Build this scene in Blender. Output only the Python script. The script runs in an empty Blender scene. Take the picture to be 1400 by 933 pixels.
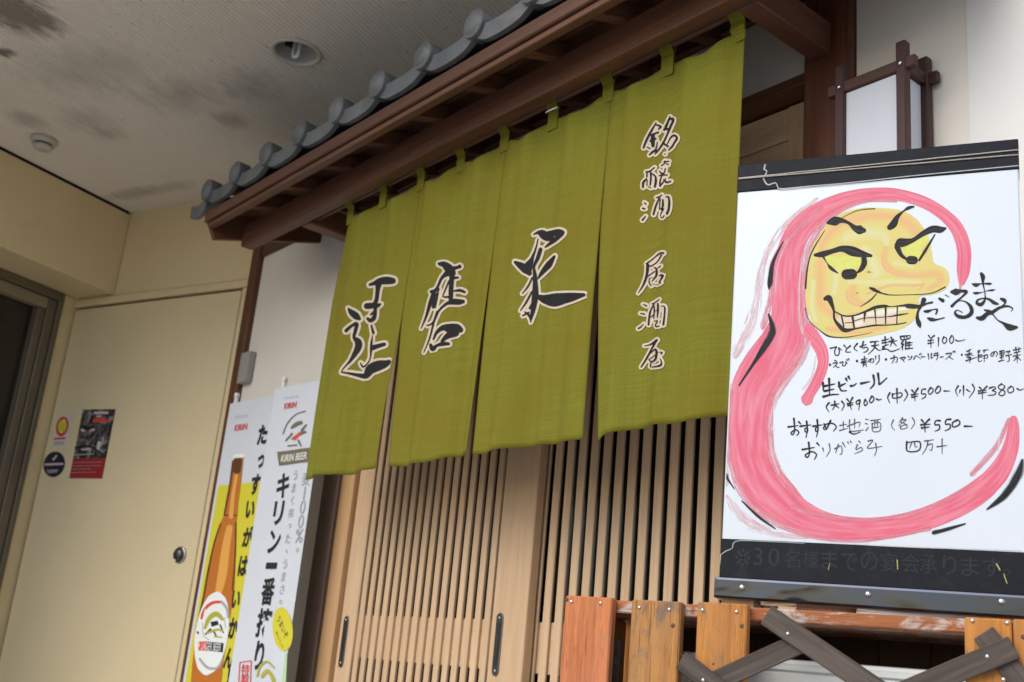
import bpy, bmesh, math, random
from mathutils import Vector, Matrix
from mathutils.geometry import tessellate_polygon

random.seed(7)
SC = bpy.context.scene
COL = SC.collection

# ------------------------------------------------------------------ camera
# solved from the vanishing points of the photograph; world X runs along the
# shop front, Y goes into the building, the door leaves stand at y = 0
CAMPOS = Vector((0.0, -1.87, 0.65))
FPX, CX, CY = 1512.885, 700.0, 466.5
PITCH, ROLL = math.radians(16.820), math.radians(5.433)
HF, HA, HS = math.radians(-51.633), math.radians(-30.918), math.radians(-25.338)
def _axes():
    cp, sp = math.cos(PITCH), math.sin(PITCH)
    f = Vector((0, cp, sp)); r = Vector((1, 0, 0)); u = r.cross(f)
    r2 = math.cos(ROLL)*r + math.sin(ROLL)*u
    u2 = -math.sin(ROLL)*r + math.cos(ROLL)*u
    M = Matrix.Rotation(-HF, 3, 'Z')
    return M @ r2, M @ u2, M @ f
RT, UP, FW = _axes()
cam_d = bpy.data.cameras.new('camera'); cam = bpy.data.objects.new('camera', cam_d); COL.objects.link(cam)
cam.matrix_world = Matrix(((RT.x, UP.x, -FW.x, CAMPOS.x), (RT.y, UP.y, -FW.y, CAMPOS.y),
                           (RT.z, UP.z, -FW.z, CAMPOS.z), (0, 0, 0, 1)))
cam_d.sensor_width = 36; cam_d.lens = FPX/1400*36; cam_d.clip_start = .02; cam_d.clip_end = 900
cam_d.dof.use_dof = True; cam_d.dof.focus_distance = 1.95; cam_d.dof.aperture_fstop = 7.0
SC.camera = cam

# ------------------------------------------------------------------ light: bright overcast day
SUN_EL, SUN_AZ = math.radians(38), math.radians(178)     # azimuth clockwise from +Y
w = bpy.data.worlds.new('World'); SC.world = w; w.use_nodes = True
wn = w.node_tree.nodes; wl = w.node_tree.links
sky = wn.new('ShaderNodeTexSky'); sky.sky_type = 'NISHITA'; sky.sun_disc = False
sky.sun_elevation = SUN_EL; sky.sun_rotation = SUN_AZ; sky.dust_density = 1.8; sky.air_density = 1.0; sky.ozone_density = 1.0
wl.new(sky.outputs[0], wn['Background'].inputs[0]); wn['Background'].inputs[1].default_value = 0.13
sd = bpy.data.lights.new('sun', 'SUN'); so = bpy.data.objects.new('sun', sd); COL.objects.link(so)
sd.energy = 1.15; sd.angle = math.radians(44); sd.color = (1, .99, .97)
sdir = Vector((math.sin(SUN_AZ)*math.cos(SUN_EL), math.cos(SUN_AZ)*math.cos(SUN_EL), math.sin(SUN_EL)))
so.rotation_euler = sdir.to_track_quat('Z', 'Y').to_euler(); so.location = (0, -6, 8)
SC.view_settings.view_transform = 'Standard'; SC.view_settings.look = 'None'
SC.view_settings.gamma = 1; SC.view_settings.use_curve_mapping = False
SC.view_settings.exposure = 0.50

# ------------------------------------------------------------------ helpers
def ray(px, py):
    return RT*((px-CX)/FPX) + UP*(-(py-CY)/FPX) + FW
def at_plane(px, py, p0, n):                 # a point traced on a real plane of the scene
    d = ray(px, py); return CAMPOS + d*((p0-CAMPOS).dot(n)/d.dot(n))
def at_y(px, py, y):
    return at_plane(px, py, Vector((0, y, 0)), Vector((0, 1, 0)))

class Frame:
    def __init__(s, o, ang):
        s.o = Vector(o); s.ang = ang
        s.m = Matrix.Translation(s.o) @ Matrix.Rotation(ang, 4, 'Z')
        s.x = Vector((math.cos(ang), math.sin(ang), 0)); s.y = Vector((-math.sin(ang), math.cos(ang), 0))
    def p(s, x, y, z): return s.m @ Vector((x, y, z))
    def inv(s, P): return s.m.inverted() @ P
    def px(s, px, py, y=0.0):                # photo point on the frame's y = const plane -> local
        return s.inv(at_plane(px, py, s.p(0, y, 0), s.y))
WF = Frame((0, 0, 0), 0)

ROOTM = {}
def thing(name, label, cat, frame, group=None):
    o = bpy.data.objects.new(name, None); COL.objects.link(o); o.empty_display_size = .1
    o.matrix_world = frame.m; ROOTM[o.name] = frame.m.inverted()
    o['label'] = label; o['category'] = cat
    if group: o['group'] = group
    return o
def tag(o, label, cat, group=None):
    o['label'] = label; o['category'] = cat
    if group: o['group'] = group
    return o
def root_of(o):
    while o.parent: o = o.parent
    return o
def link_mesh(name, me, mat, parent=None, kind=None, smooth=False):
    o = bpy.data.objects.new(name, me); COL.objects.link(o)
    if mat: me.materials.append(mat)
    if parent:
        o.parent = parent
    if kind: o['kind'] = kind
    if smooth:
        me.polygons.foreach_set('use_smooth', [True]*len(me.polygons))
    return o
def mesh(name, V, F, mat, parent=None, uv=None, smooth=False, kind=None):
    """V are world points; stored in the root's local space"""
    if parent:
        mi = ROOTM[root_of(parent).name]; V = [mi @ Vector(v) for v in V]
    me = bpy.data.meshes.new(name); me.from_pydata([tuple(v) for v in V], [], F); me.update()
    if uv:
        L = me.uv_layers.new(name='UVMap')
        for lp in me.loops: L.data[lp.index].uv = uv[lp.vertex_index]
    return link_mesh(name, me, mat, parent, kind, smooth)
def box(name, fr, x0, x1, y0, y1, z0, z1, mat, parent=None, bev=.002, shear=None, kind=None, seg=1):
    bm = bmesh.new(); bmesh.ops.create_cube(bm, size=1)
    for v in bm.verts:
        v.co = Vector((x0 if v.co.x < 0 else x1, y0 if v.co.y < 0 else y1, z0 if v.co.z < 0 else z1))
    if bev: bmesh.ops.bevel(bm, geom=bm.edges[:], offset=bev, segments=seg, affect='EDGES', profile=.6)
    mi = ROOTM[root_of(parent).name] if parent else Matrix.Identity(4)
    M = mi @ fr.m
    for v in bm.verts:
        c = v.co
        if shear: c = shear(c)
        v.co = M @ c
    bmesh.ops.recalc_face_normals(bm, faces=bm.faces[:])
    me = bpy.data.meshes.new(name); bm.to_mesh(me); bm.free()
    return link_mesh(name, me, mat, parent, kind)
def prism(name, fr, poly, axis, a0, a1, mat, parent=None, bev=0, smooth=False):
    """poly in the plane across 'axis' ('x': (y,z), 'y': (x,z), 'z': (x,y)) extruded a0..a1"""
    def mk(u, v, a): return {'x': (a, u, v), 'y': (u, a, v), 'z': (u, v, a)}[axis]
    bm = bmesh.new()
    A = [bm.verts.new(mk(u, v, a0)) for u, v in poly]; B = [bm.verts.new(mk(u, v, a1)) for u, v in poly]
    n = len(poly)
    bm.faces.new(A); bm.faces.new(B[::-1])
    for i in range(n): bm.faces.new((A[i], B[i], B[(i+1) % n], A[(i+1) % n]))
    bmesh.ops.recalc_face_normals(bm, faces=bm.faces[:])
    if bev: bmesh.ops.bevel(bm, geom=bm.edges[:], offset=bev, segments=1, affect='EDGES')
    mi = ROOTM[root_of(parent).name] if parent else Matrix.Identity(4)
    bmesh.ops.transform(bm, matrix=mi @ fr.m, verts=bm.verts)
    me = bpy.data.meshes.new(name); bm.to_mesh(me); bm.free()
    return link_mesh(name, me, mat, parent, smooth=smooth)
def lathe(name, origin, axis, prof, mat, parent=None, n=24, smooth=True, caps=True):
    """prof: [(radius, along axis)] round a world axis"""
    ax = Vector(axis).normalized(); t = ax.orthogonal().normalized(); b = ax.cross(t)
    V, F = [], []
    for r, h in prof:
        for k in range(n):
            a = 2*math.pi*k/n
            V.append(Vector(origin) + ax*h + (t*math.cos(a)+b*math.sin(a))*max(r, 1e-5))
    for i in range(len(prof)-1):
        for k in range(n):
            k2 = (k+1) % n
            F.append((i*n+k, i*n+k2, (i+1)*n+k2, (i+1)*n+k))
    if caps and prof[0][0] > 1e-4: F.append(tuple(range(n))[::-1])
    if caps and prof[-1][0] > 1e-4: F.append(tuple((len(prof)-1)*n+k for k in range(n)))
    return mesh(name, V, F, mat, parent, smooth=smooth)
def tube(name, pts, r, mat, parent=None, n=8, smooth=True):
    V, F = [], []; pts = [Vector(p) for p in pts]
    for i, p in enumerate(pts):
        d = (pts[min(i+1, len(pts)-1)] - pts[max(i-1, 0)]).normalized()
        t = d.orthogonal().normalized() if i == 0 else (t0 - d*t0.dot(d)).normalized()
        t0 = t; b = d.cross(t)
        for k in range(n):
            a = 2*math.pi*k/n; V.append(p + (t*math.cos(a)+b*math.sin(a))*r)
    for i in range(len(pts)-1):
        for k in range(n):
            k2 = (k+1) % n; F.append((i*n+k, i*n+k2, (i+1)*n+k2, (i+1)*n+k))
    F.append(tuple(range(n))[::-1]); F.append(tuple((len(pts)-1)*n+k for k in range(n)))
    return mesh(name, V, F, mat, parent, smooth=smooth)

# ---- brush strokes laid on a surface
def resample(pts, step):
    P = [tuple(p) for p in pts]
    if len(P) == 1: P = [P[0], (P[0][0]+.6, P[0][1], P[0][2])]
    Q = [P[0]] + P + [P[-1]]; out = []
    for i in range(1, len(Q)-2):
        p0, p1, p2, p3 = Q[i-1], Q[i], Q[i+1], Q[i+2]
        n = max(2, int(math.hypot(p2[0]-p1[0], p2[1]-p1[1])/step))
        for k in range(n):
            t = k/n; t2, t3 = t*t, t*t*t
            out.append(tuple(.5*((2*p1[j]) + (-p0[j]+p2[j])*t + (2*p0[j]-5*p1[j]+4*p2[j]-p3[j])*t2 + (-p0[j]+3*p1[j]-3*p2[j]+p3[j])*t3) for j in range(3)))
    out.append(P[-1]); return out
class Strokes:
    """collects strokes [(x, y, width)] in photo pixels; pt(px, py, layer) gives the world point on the surface"""
    def __init__(s, pt): s.pt = pt; s.V = []; s.F = []; s.uv = []
    def add(s, pts, layer, grow=0.0, step=1.2, across=3, seed=0, cap=True):
        R = resample(pts, step); n = len(R)
        rows = []
        for i, (x, y, wd) in enumerate(R):
            a, b = R[max(i-1, 0)], R[min(i+1, n-1)]
            dx, dy = b[0]-a[0], b[1]-a[1]; l = math.hypot(dx, dy) or 1
            rows.append((x, y, max(.25, wd*.5)+grow, dx/l, dy/l))
        if cap:
            def capr(row, sg):
                x, y, h, dx, dy = row
                return [(x+sg*dx*h*math.sin(t), y+sg*dy*h*math.sin(t), h*math.cos(t), dx, dy) for t in (.5, .95, 1.35)]
            rows = capr(rows[0], -1)[::-1] + rows + capr(rows[-1], 1)
        base = len(s.V); m = across+1; d = 0
        for i, (x, y, h, dx, dy) in enumerate(rows):
            if i: d += math.hypot(x-rows[i-1][0], y-rows[i-1][1])
            for k in range(m):
                t = 2*k/across-1
                s.V.append(s.pt(x-dy*h*t, y+dx*h*t, layer)); s.uv.append((k/across, d*.02+seed))
        for i in range(len(rows)-1):
            for k in range(across):
                a = base+i*m+k; s.F.append((a, a+1, a+m+1, a+m))
    def build(s, name, mat, parent):
        return mesh(name, s.V, s.F, mat, parent, uv=s.uv)
def blob(px_poly, layer, pt):
    tri = tessellate_polygon([[Vector((x, y, 0)) for x, y in px_poly]])
    return [pt(x, y, layer) for x, y in px_poly], [tuple(t) for t in tri]
def smooth_poly(P, n=5):
    out = []; m = len(P)
    for i in range(m):
        p0, p1, p2, p3 = P[i-1], P[i], P[(i+1) % m], P[(i+2) % m]
        for k in range(n):
            t = k/n; t2, t3 = t*t, t*t*t
            out.append(tuple(.5*((2*p1[j]) + (-p0[j]+p2[j])*t + (2*p0[j]-5*p1[j]+4*p2[j]-p3[j])*t2 + (-p0[j]+3*p1[j]-3*p2[j]+p3[j])*t3) for j in range(2)))
    return out

# ---- type set with Blender's own built-in font
_glyph = {}
def glyph(text, bold=0.0):
    k = (text, bold)
    if k not in _glyph:
        cu = bpy.data.curves.new('glyph', 'FONT'); cu.body = text; cu.size = 1; cu.offset = bold
        cu.align_x = 'CENTER'; cu.align_y = 'CENTER'; cu.resolution_u = 3
        o = bpy.data.objects.new('glyph', cu); COL.objects.link(o)
        dg = bpy.context.evaluated_depsgraph_get(); dg.update()
        me = bpy.data.meshes.new_from_object(o.evaluated_get(dg))
        V = [v.co.copy() for v in me.vertices]; F = [tuple(p.vertices) for p in me.polygons]
        bpy.data.objects.remove(o); bpy.data.curves.remove(cu); bpy.data.meshes.remove(me)
        if V:
            mx = (max(v.x for v in V)+min(v.x for v in V))/2; my = (max(v.y for v in V)+min(v.y for v in V))/2
            wx = max(v.x for v in V)-min(v.x for v in V); wy = max(v.y for v in V)-min(v.y for v in V)
            V = [((v.x-mx), (v.y-my)) for v in V]
        else: wx = wy = 1
        _glyph[k] = (V, F, wx or 1, wy or 1)
    return _glyph[k]
class Type:
    def __init__(s): s.V = []; s.F = []
    def put(s, text, fn, w=None, h=None, bold=0.0, rot=0.0):
        """fn(u, v) -> world; u, v in metres about the centre; the text is fitted to w x h"""
        V, F, wx, wy = glyph(text, bold); b = len(s.V)
        su = w/wx if w else h/wy
        sv = h/wy if h else su
        c, sn = math.cos(rot), math.sin(rot)
        for x, y in V:
            x, y = x*su, y*sv
            s.V.append(fn(x*c-y*sn, x*sn+y*c))
        s.F += [tuple(b+i for i in f) for f in F]
    def build(s, name, mat, parent): return mesh(name, s.V, s.F, mat, parent)

# ------------------------------------------------------------------ materials
def _new(name):
    m = bpy.data.materials.new(name); m.use_nodes = True
    return m, m.node_tree.nodes, m.node_tree.links, m.node_tree.nodes['Principled BSDF']
def _coords(N, L, scale, rnd=True, src='Object'):
    tc = N.new('ShaderNodeTexCoord'); mp = N.new('ShaderNodeMapping'); mp.inputs['Scale'].default_value = scale
    L.new(tc.outputs[src], mp.inputs[0])
    if rnd:
        oi = N.new('ShaderNodeObjectInfo'); vm = N.new('ShaderNodeVectorMath'); vm.operation = 'SCALE'
        vm.inputs[0].default_value = (13.7, 7.9, 5.3); L.new(oi.outputs['Random'], vm.inputs[3]); L.new(vm.outputs[0], mp.inputs['Location'])
    return mp.outputs[0]
def _noise(N, L, vec, scale, detail=4, rough=.6, dist=0):
    n = N.new('ShaderNodeTexNoise'); n.inputs['Scale'].default_value = scale; n.inputs['Detail'].default_value = detail
    n.inputs['Roughness'].default_value = rough; n.inputs['Distortion'].default_value = dist; L.new(vec, n.inputs['Vector']); return n.outputs[0]
def _ramp(N, L, fac, stops):
    r = N.new('ShaderNodeValToRGB'); L.new(fac, r.inputs[0]); e = r.color_ramp.elements
    while len(e) < len(stops): e.new(.5)
    for k, (p, c) in enumerate(stops):
        e[k].position = p; e[k].color = (*c, 1) if len(c) == 3 else c
    return r.outputs[0]
def _mix(N, L, fac, a, b, mode='MIX'):
    m = N.new('ShaderNodeMix'); m.data_type = 'RGBA'; m.blend_type = mode
    for sock, val in ((m.inputs[0], fac), (m.inputs[6], a), (m.inputs[7], b)):
        if hasattr(val, 'links'): L.new(val, sock)
        elif isinstance(val, (int, float)): sock.default_value = val
        else: sock.default_value = (*val, 1)
    return m.outputs[2]
def _math(N, L, op, a, b=0.0, clamp=False):
    m = N.new('ShaderNodeMath'); m.operation = op; m.use_clamp = clamp
    for sock, val in ((m.inputs[0], a), (m.inputs[1], b)):
        if hasattr(val, 'links'): L.new(val, sock)
        else: sock.default_value = val
    return m.outputs[0]
def _bump(N, L, bs, h, strength, dist=.002):
    b = N.new('ShaderNodeBump'); b.inputs['Strength'].default_value = strength; b.inputs['Distance'].default_value = dist
    L.new(h, b.inputs['Height']); L.new(b.outputs[0], bs.inputs['Normal'])
def mul(c, k): return tuple(min(1, x*k) for x in c)

def plain(name, c, rough=.5, var=.12, scale=6, metal=0, bump=0, bscale=120, spec=.5, dirt=None):
    m, N, L, bs = _new(name); v = _coords(N, L, (1, 1, 1), rnd=True)
    col = _ramp(N, L, _noise(N, L, v, scale, 5), [(.3, mul(c, 1-var)), (.7, mul(c, 1+var*.6))])
    if dirt:
        d = _ramp(N, L, _noise(N, L, v, dirt[1], 6, .7, .4), [(.52, (0, 0, 0)), (.75, (dirt[2],)*3)])
        col = _mix(N, L, d, col, dirt[0])
    L.new(col, bs.inputs['Base Color']); bs.inputs['Roughness'].default_value = rough
    bs.inputs['Metallic'].default_value = metal; bs.inputs['Specular IOR Level'].default_value = spec
    if bump: _bump(N, L, bs, _noise(N, L, v, bscale, 3), bump)
    return m
def wood(name, c, dark, axis='z', rough=.5, fine=1.0, wear=None, contrast=1.0, spec=.4):
    m, N, L, bs = _new(name)
    s = {'x': (1.2, 26, 26), 'y': (26, 1.2, 26), 'z': (26, 26, 1.2)}[axis]
    v = _coords(N, L, tuple(k*fine for k in s))
    g = _noise(N, L, v, 1.6, 6, .62, .5)
    col = _ramp(N, L, g, [(.5-.22/contrast, dark), (.5+.18/contrast, c)])
    v2 = _coords(N, L, tuple(k*fine*3.5 for k in s))
    f = _noise(N, L, v2, 2.0, 3, .5)
    col = _mix(N, L, _ramp(N, L, f, [(.35, (.35,)*3), (.6, (0, 0, 0))]), col, mul(dark, .7))
    if wear:
        wc, wscale, amt, thr = wear
        sv = {'x': (.5, 1.5, 1.5), 'y': (1.5, .5, 1.5), 'z': (1.5, 1.5, .5)}[axis]
        n = _noise(N, L, _coords(N, L, sv), wscale, 6, .72, .6)
        col = _mix(N, L, _ramp(N, L, n, [(thr, (0, 0, 0)), (thr+.14, (amt,)*3)]), col, wc)
    oi = N.new('ShaderNodeObjectInfo')
    col = _mix(N, L, _math(N, L, 'MULTIPLY', oi.outputs['Random'], .34), col, mul(dark, .85))
    L.new(col, bs.inputs['Base Color']); bs.inputs['Roughness'].default_value = rough; bs.inputs['Specular IOR Level'].default_value = spec
    _bump(N, L, bs, g, .25, .0015)
    return m
def ink(name, c, rough=.55, vary=.0):
    m, N, L, bs = _new(name)
    if vary:
        v = _coords(N, L, (1, 1, 1), rnd=False)
        col = _ramp(N, L, _noise(N, L, v, 90, 3), [(.4, c), (.72, tuple(min(1, x+vary) for x in c))])
        L.new(col, bs.inputs['Base Color'])
    else: bs.inputs['Base Color'].default_value = (*c, 1)
    bs.inputs['Roughness'].default_value = rough; bs.inputs['Specular IOR Level'].default_value = .3
    return m
def paint(name, c, c2, cover, edge=.35, rough=.5, spec=.25, soft=4.5, freq=22):
    """streaky brush paint: bristle marks run along the stroke, edges break up"""
    m, N, L, bs = _new(name)
    uv = N.new('ShaderNodeTexCoord').outputs['UV']
    mp = N.new('ShaderNodeMapping'); mp.inputs['Scale'].default_value = (freq, 1.6, 1); L.new(uv, mp.inputs[0])
    n = _noise(N, L, mp.outputs[0], 1.0, 5, .65, .15)
    mp2 = N.new('ShaderNodeMapping'); mp2.inputs['Scale'].default_value = (7, .8, 1); L.new(uv, mp2.inputs[0])
    n2 = _noise(N, L, mp2.outputs[0], 1.0, 3, .5, .2)
    L.new(_ramp(N, L, n2, [(.38, c), (.68, c2)]), bs.inputs['Base Color'])
    sx = N.new('ShaderNodeSeparateXYZ'); L.new(uv, sx.inputs[0])
    d = _math(N, L, 'ABSOLUTE', _math(N, L, 'SUBTRACT', _math(N, L, 'MULTIPLY', sx.outputs[0], 2.0), 1.0))
    e = _math(N, L, 'DIVIDE', _math(N, L, 'SUBTRACT', 1.0, d), edge, clamp=True)
    a = _math(N, L, 'ADD', _math(N, L, 'MULTIPLY', e, .5), _math(N, L, 'MULTIPLY', n, 1.5))
    a = _math(N, L, 'MULTIPLY', _math(N, L, 'SUBTRACT', a, 1.5-cover), soft, clamp=True)
    L.new(a, bs.inputs['Alpha'])
    bs.inputs['Roughness'].default_value = rough; bs.inputs['Specular IOR Level'].default_value = spec
    return m

def blend(name, base, c, edge=.9):
    """wet-in-wet brush colour: fades into the ground colour at the stroke's edges"""
    m, N, L, bs = _new(name)
    uv = N.new('ShaderNodeTexCoord').outputs['UV']
    mp = N.new('ShaderNodeMapping'); mp.inputs['Scale'].default_value = (9, 1.1, 1); L.new(uv, mp.inputs[0])
    n = _noise(N, L, mp.outputs[0], 1.0, 4, .6, .2)
    sx = N.new('ShaderNodeSeparateXYZ'); L.new(uv, sx.inputs[0])
    d = _math(N, L, 'ABSOLUTE', _math(N, L, 'SUBTRACT', _math(N, L, 'MULTIPLY', sx.outputs[0], 2.0), 1.0))
    e = _math(N, L, 'DIVIDE', _math(N, L, 'SUBTRACT', 1.0, d), edge, clamp=True)
    f = _math(N, L, 'MULTIPLY', e, _math(N, L, 'ADD', _math(N, L, 'MULTIPLY', n, 1.2), .3), clamp=True)
    L.new(_mix(N, L, f, base, c), bs.inputs['Base Color'])
    bs.inputs['Roughness'].default_value = .5; bs.inputs['Specular IOR Level'].default_value = .25
    return m

M = {}
M['plaster'] = plain('plaster', (.76, .71, .63), .85, .05, 2.2, bump=.12, bscale=160, dirt=((.5, .46, .38), 3.0, .14))
M['cream'] = plain('cream_paint', (.70, .57, .335), .55, .06, 1.6, bump=.05, bscale=220, dirt=((.35, .29, .18), 2.2, .25))
M['creamdoor'] = plain('cream_door_paint', (.70, .58, .355), .45, .05, 1.3, bump=.04, bscale=260, dirt=((.42, .35, .22), 1.4, .2))
M['gap'] = plain('dark_gap', (.02, .018, .014), .8)
M['alu'] = plain('bronze_aluminium', (.16, .135, .095), .42, .12, 5, metal=.3)
M['alu2'] = plain('olive_frame_paint', (.27, .22, .14), .5, .1, 5)
M['unlitglass'] = plain('unlit_interior_glass', (.022, .017, .013), .2, .1, 2)  # opaque pane; the unlit interior's darkness is put into its colour
M['darkwood'] = wood('dark_stained_wood', (.165, .068, .035), (.07, .029, .016), 'x', .5, .8)
M['darkwoodz'] = wood('dark_stained_post', (.19, .070, .034), (.08, .029, .015), 'z', .5, .8, contrast=1.3)
M['darkwoody'] = wood('dark_stained_arm', (.19, .078, .042), (.085, .034, .019), 'y', .5, .7)
M['greywood'] = wood('weathered_post', (.2, .13, .095), (.1, .06, .045), 'z', .6, .8)
M['hinoki'] = wood('cypress', (.66, .47, .295), (.56, .375, .22), 'z', .5, .7, spec=.3)
M['hinokix'] = wood('cypress_rail', (.66, .47, .295), (.56, .375, .22), 'x', .5, .7, spec=.3)
M['hinokij'] = wood('cypress_jamb', (.60, .38, .20), (.49, .28, .13), 'z', .5, .5, spec=.3)
M['tile'] = plain('roof_tile', (.105, .113, .118), .5, .35, 9, bump=.2, bscale=160, dirt=((.20, .195, .175), 10, .5))
M['steel'] = plain('steel', (.55, .54, .52), .28, .1, 20, metal=1)
M['darksteel'] = plain('dark_steel', (.10, .10, .09), .35, .3, 30, metal=.8)
M['black'] = plain('black_tape', (.0105, .0125, .0175), .6, .25, 14, dirt=((.05, .055, .06), 30, .3), spec=.18)
m_, N, L, bs = _new('black_acrylic'); v = _coords(N, L, (1, 1, 2.5), False)
bs.inputs['Base Color'].default_value = (.055, .062, .082, 1); bs.inputs['Metallic'].default_value = 1; bs.inputs['Roughness'].default_value = .09
_bump(N, L, bs, _noise(N, L, v, 5, 2, .5, .6), .35, .012); M['gloss'] = m_
M['board'] = plain('white_acrylic', (.63, .68, .735), .25, .025, 3, dirt=((.62, .64, .66), 7, .12))
M['whitepl'] = plain('white_plastic', (.78, .78, .76), .45, .05, 5)
M['greypl'] = plain('grey_plastic', (.33, .31, .28), .5, .08, 9)
M['paper'] = plain('lantern_paper', (.60, .62, .67), .7, .04, 4)
M['lwood'] = wood('lantern_wood', (.075, .026, .018), (.036, .013, .010), 'z', .45, .9)
M['lwoodx'] = wood('lantern_wood_bar', (.085, .032, .02), (.042, .016, .011), 'x', .45, .9)

# ------------------------------------------------------------------ setting: ground and ceiling
Z0 = .65                    # camera height; heights measured from the camera are given as Z0 + h
ZC = Z0+1.907               # ceiling
AF = Frame((-4.11, -.01, 0), HA-HF)          # the neighbouring cream building stands askew to the shop front

gm, N, L, bs = _new('pale_concrete'); v = _coords(N, L, (1, 1, 1), False)  # unseen street ground, made pale to bounce light up to the ceiling
L.new(_ramp(N, L, _noise(N, L, v, 60, 6), [(.35, (.33, .32, .30)), (.7, (.46, .45, .425))]), bs.inputs['Base Color']); bs.inputs['Roughness'].default_value = .9
_bump(N, L, bs, _noise(N, L, v, 180, 3), .5, .004)
g = mesh('ground', [(-300, -300, 0), (300, -300, 0), (300, 300, 0), (-300, 300, 0)], [(0, 1, 2, 3)], gm); g['kind'] = 'structure'
pv = plain('entrance_concrete', (.52, .505, .47), .85, .12, 3, bump=.2, bscale=90)
box('pavement', AF, -1.1, 5.2, -1.9, .35, .004, .05, pv, bev=.01, kind='structure')

# ceiling of ribbed boards: each rib is real relief, running out from the wall
def ceil_mat():
    m, N, L, bs = _new('ceiling_paint')
    tc = N.new('ShaderNodeTexCoord'); v = tc.outputs['Object']
    base = _ramp(N, L, _noise(N, L, v, 1.1, 5), [(.3, (.70, .635, .545)), (.7, (.79, .73, .64))])
    spots = _ramp(N, L, _noise(N, L, v, 70, 2, .5), [(.68, (0, 0, 0)), (.74, (.55,)*3)])
    col = _mix(N, L, spots, base, (.16, .13, .11))
    # mould patches: a place, a size, a strength, eaten by noise stretched along the ribs
    mp = N.new('ShaderNodeMapping'); mp.inputs['Scale'].default_value = (9, 3.2, 1); L.new(v, mp.inputs[0])
    nz = _noise(N, L, mp.outputs[0], 1.4, 7, .72, 1.2)
    for (px, py, sx, sy, st) in [(22, 20, .20, .26, .85), (5, 72, .07, .06, .95), (40, 165, .16, .15, .5), (120, 165, .26, .2, .38),
                                 (150, 185, .15, .1, .45), (345, 120, .2, .22, .42), (318, 165, .13, .12, .5), (250, 130, .35, .2, .42), (110, 100, .5, .3, .4), (200, 262, .5, .08, .5)]:
        P = AF.inv(at_plane(px, py, Vector((0, 0, ZC)), Vector((0, 0, 1))))
        vm = N.new('ShaderNodeVectorMath'); vm.operation = 'SUBTRACT'; L.new(v, vm.inputs[0]); vm.inputs[1].default_value = (P.x, P.y, ZC)
        vd = N.new('ShaderNodeVectorMath'); vd.operation = 'DIVIDE'; L.new(vm.outputs[0], vd.inputs[0]); vd.inputs[1].default_value = (sx, sy, 1)
        ln = N.new('ShaderNodeVectorMath'); ln.operation = 'LENGTH'; L.new(vd.outputs[0], ln.inputs[0])
        a = _math(N, L, 'SUBTRACT', 1.0, ln.outputs['Value'], clamp=True)
        a = _math(N, L, 'POWER', a, .5)
        k = _math(N, L, 'MULTIPLY', _math(N, L, 'SUBTRACT', _math(N, L, 'ADD', a, nz), 1.05), 4.2*st, clamp=True)
        k = _math(N, L, 'MULTIPLY', k, st*.85)
        col = _mix(N, L, k, col, (.085, .065, .05))
    L.new(col, bs.inputs['Base Color']); bs.inputs['Roughness'].default_value = .85
    return m
M['ceil'] = ceil_mat()
CX0, CX1, CY0, CY1 = -.862, 1.93, -1.50, 1.6
DLc = AF.inv(at_plane(405, 71, Vector((0, 0, ZC)), Vector((0, 0, 1))))     # downlight centre
pitch = .0172; V = []; F = []
x = CX0; prof = []
while x < CX1:
    prof += [(x, 0), (x+pitch*.58, 0), (x+pitch*.70, .0026), (x+pitch*.90, .0026)]; x += pitch
prof = [(min(a, CX1), b) for a, b in prof]
ys = [CY0, CY1]
def strip(y0, y1, keep):
    for i in range(len(prof)-1):
        (a, b), (c, d) = prof[i], prof[i+1]
        if not keep((a+c)/2): continue
        n = len(V)
        V.extend([AF.p(a, y0, ZC+b), AF.p(c, y0, ZC+d), AF.p(c, y1, ZC+d), AF.p(a, y1, ZC+b)]); F.append((n, n+3, n+2, n+1))
R0 = .068
strip(CY0, DLc.y-R0, lambda x: True); strip(DLc.y+R0, CY1, lambda x: True)
strip(DLc.y-R0, DLc.y+R0, lambda x: abs(x-DLc.x) > R0+.004)
c = mesh('ceiling', [AF.m.inverted() @ p for p in V], F, M['ceil']); c.matrix_world = AF.m; c['kind'] = 'structure'
# the slab and the fascia over it
box('ceiling_slab', AF, -4, CX1+.05, CY0-.12, 4.6, ZC+.16, ZC+.6, M['plaster'], bev=.01, kind='structure')
box('ceiling_fascia', AF, -4, CX1+.05, CY0-.12, CY0+.0, ZC-.02, ZC+.158, M['plaster'], bev=.01, kind='structure')
box('ceiling_fascia', AF, CX1, CX1+.05, CY0+.003, CY1, ZC-.02, ZC+.158, M['plaster'], bev=.005, kind='structure')

# ------------------------------------------------------------------ cream building on the left
bl = thing('cream_building', 'cream painted wall with steel door, boxed soffit and dark window', 'building', AF)
zt = Z0+1.446               # door head
box('wall', AF, -1.107, -.02, .006, .2, zt+.045, ZC+.12, M['cream'], bl, bev=.003)
box('wall', AF, -.028, -.004, .004, .2, 0, zt+.043, M['cream'], bl, bev=.002)
fr = box('door_frame', AF, -1.107, -.030, -.006, .12, zt+.008, zt+.042, M['cream'], bl, bev=.003)
box('door_frame', AF, -.058, -.030, -.004, .12, 0, zt+.006, M['cream'], bl, bev=.003)
box('door_gap', AF, -1.105, -.060, .03, .1, .02, zt+.004, M['gap'], bl, bev=0)
dr = box('steel_door', AF, -1.098, -.066, .0, .028, .02, zt-.003, M['creamdoor'], bl, bev=.003)
kc = at_plane(246.5, 759, AF.p(0, 0, 0), AF.y)
lathe('door_knob', kc, -AF.y, [(.033, 0), (.033, .005), (.031, .008), (.027, .008), (.026, .004), (.024, .004)], M['steel'], dr)
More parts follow.
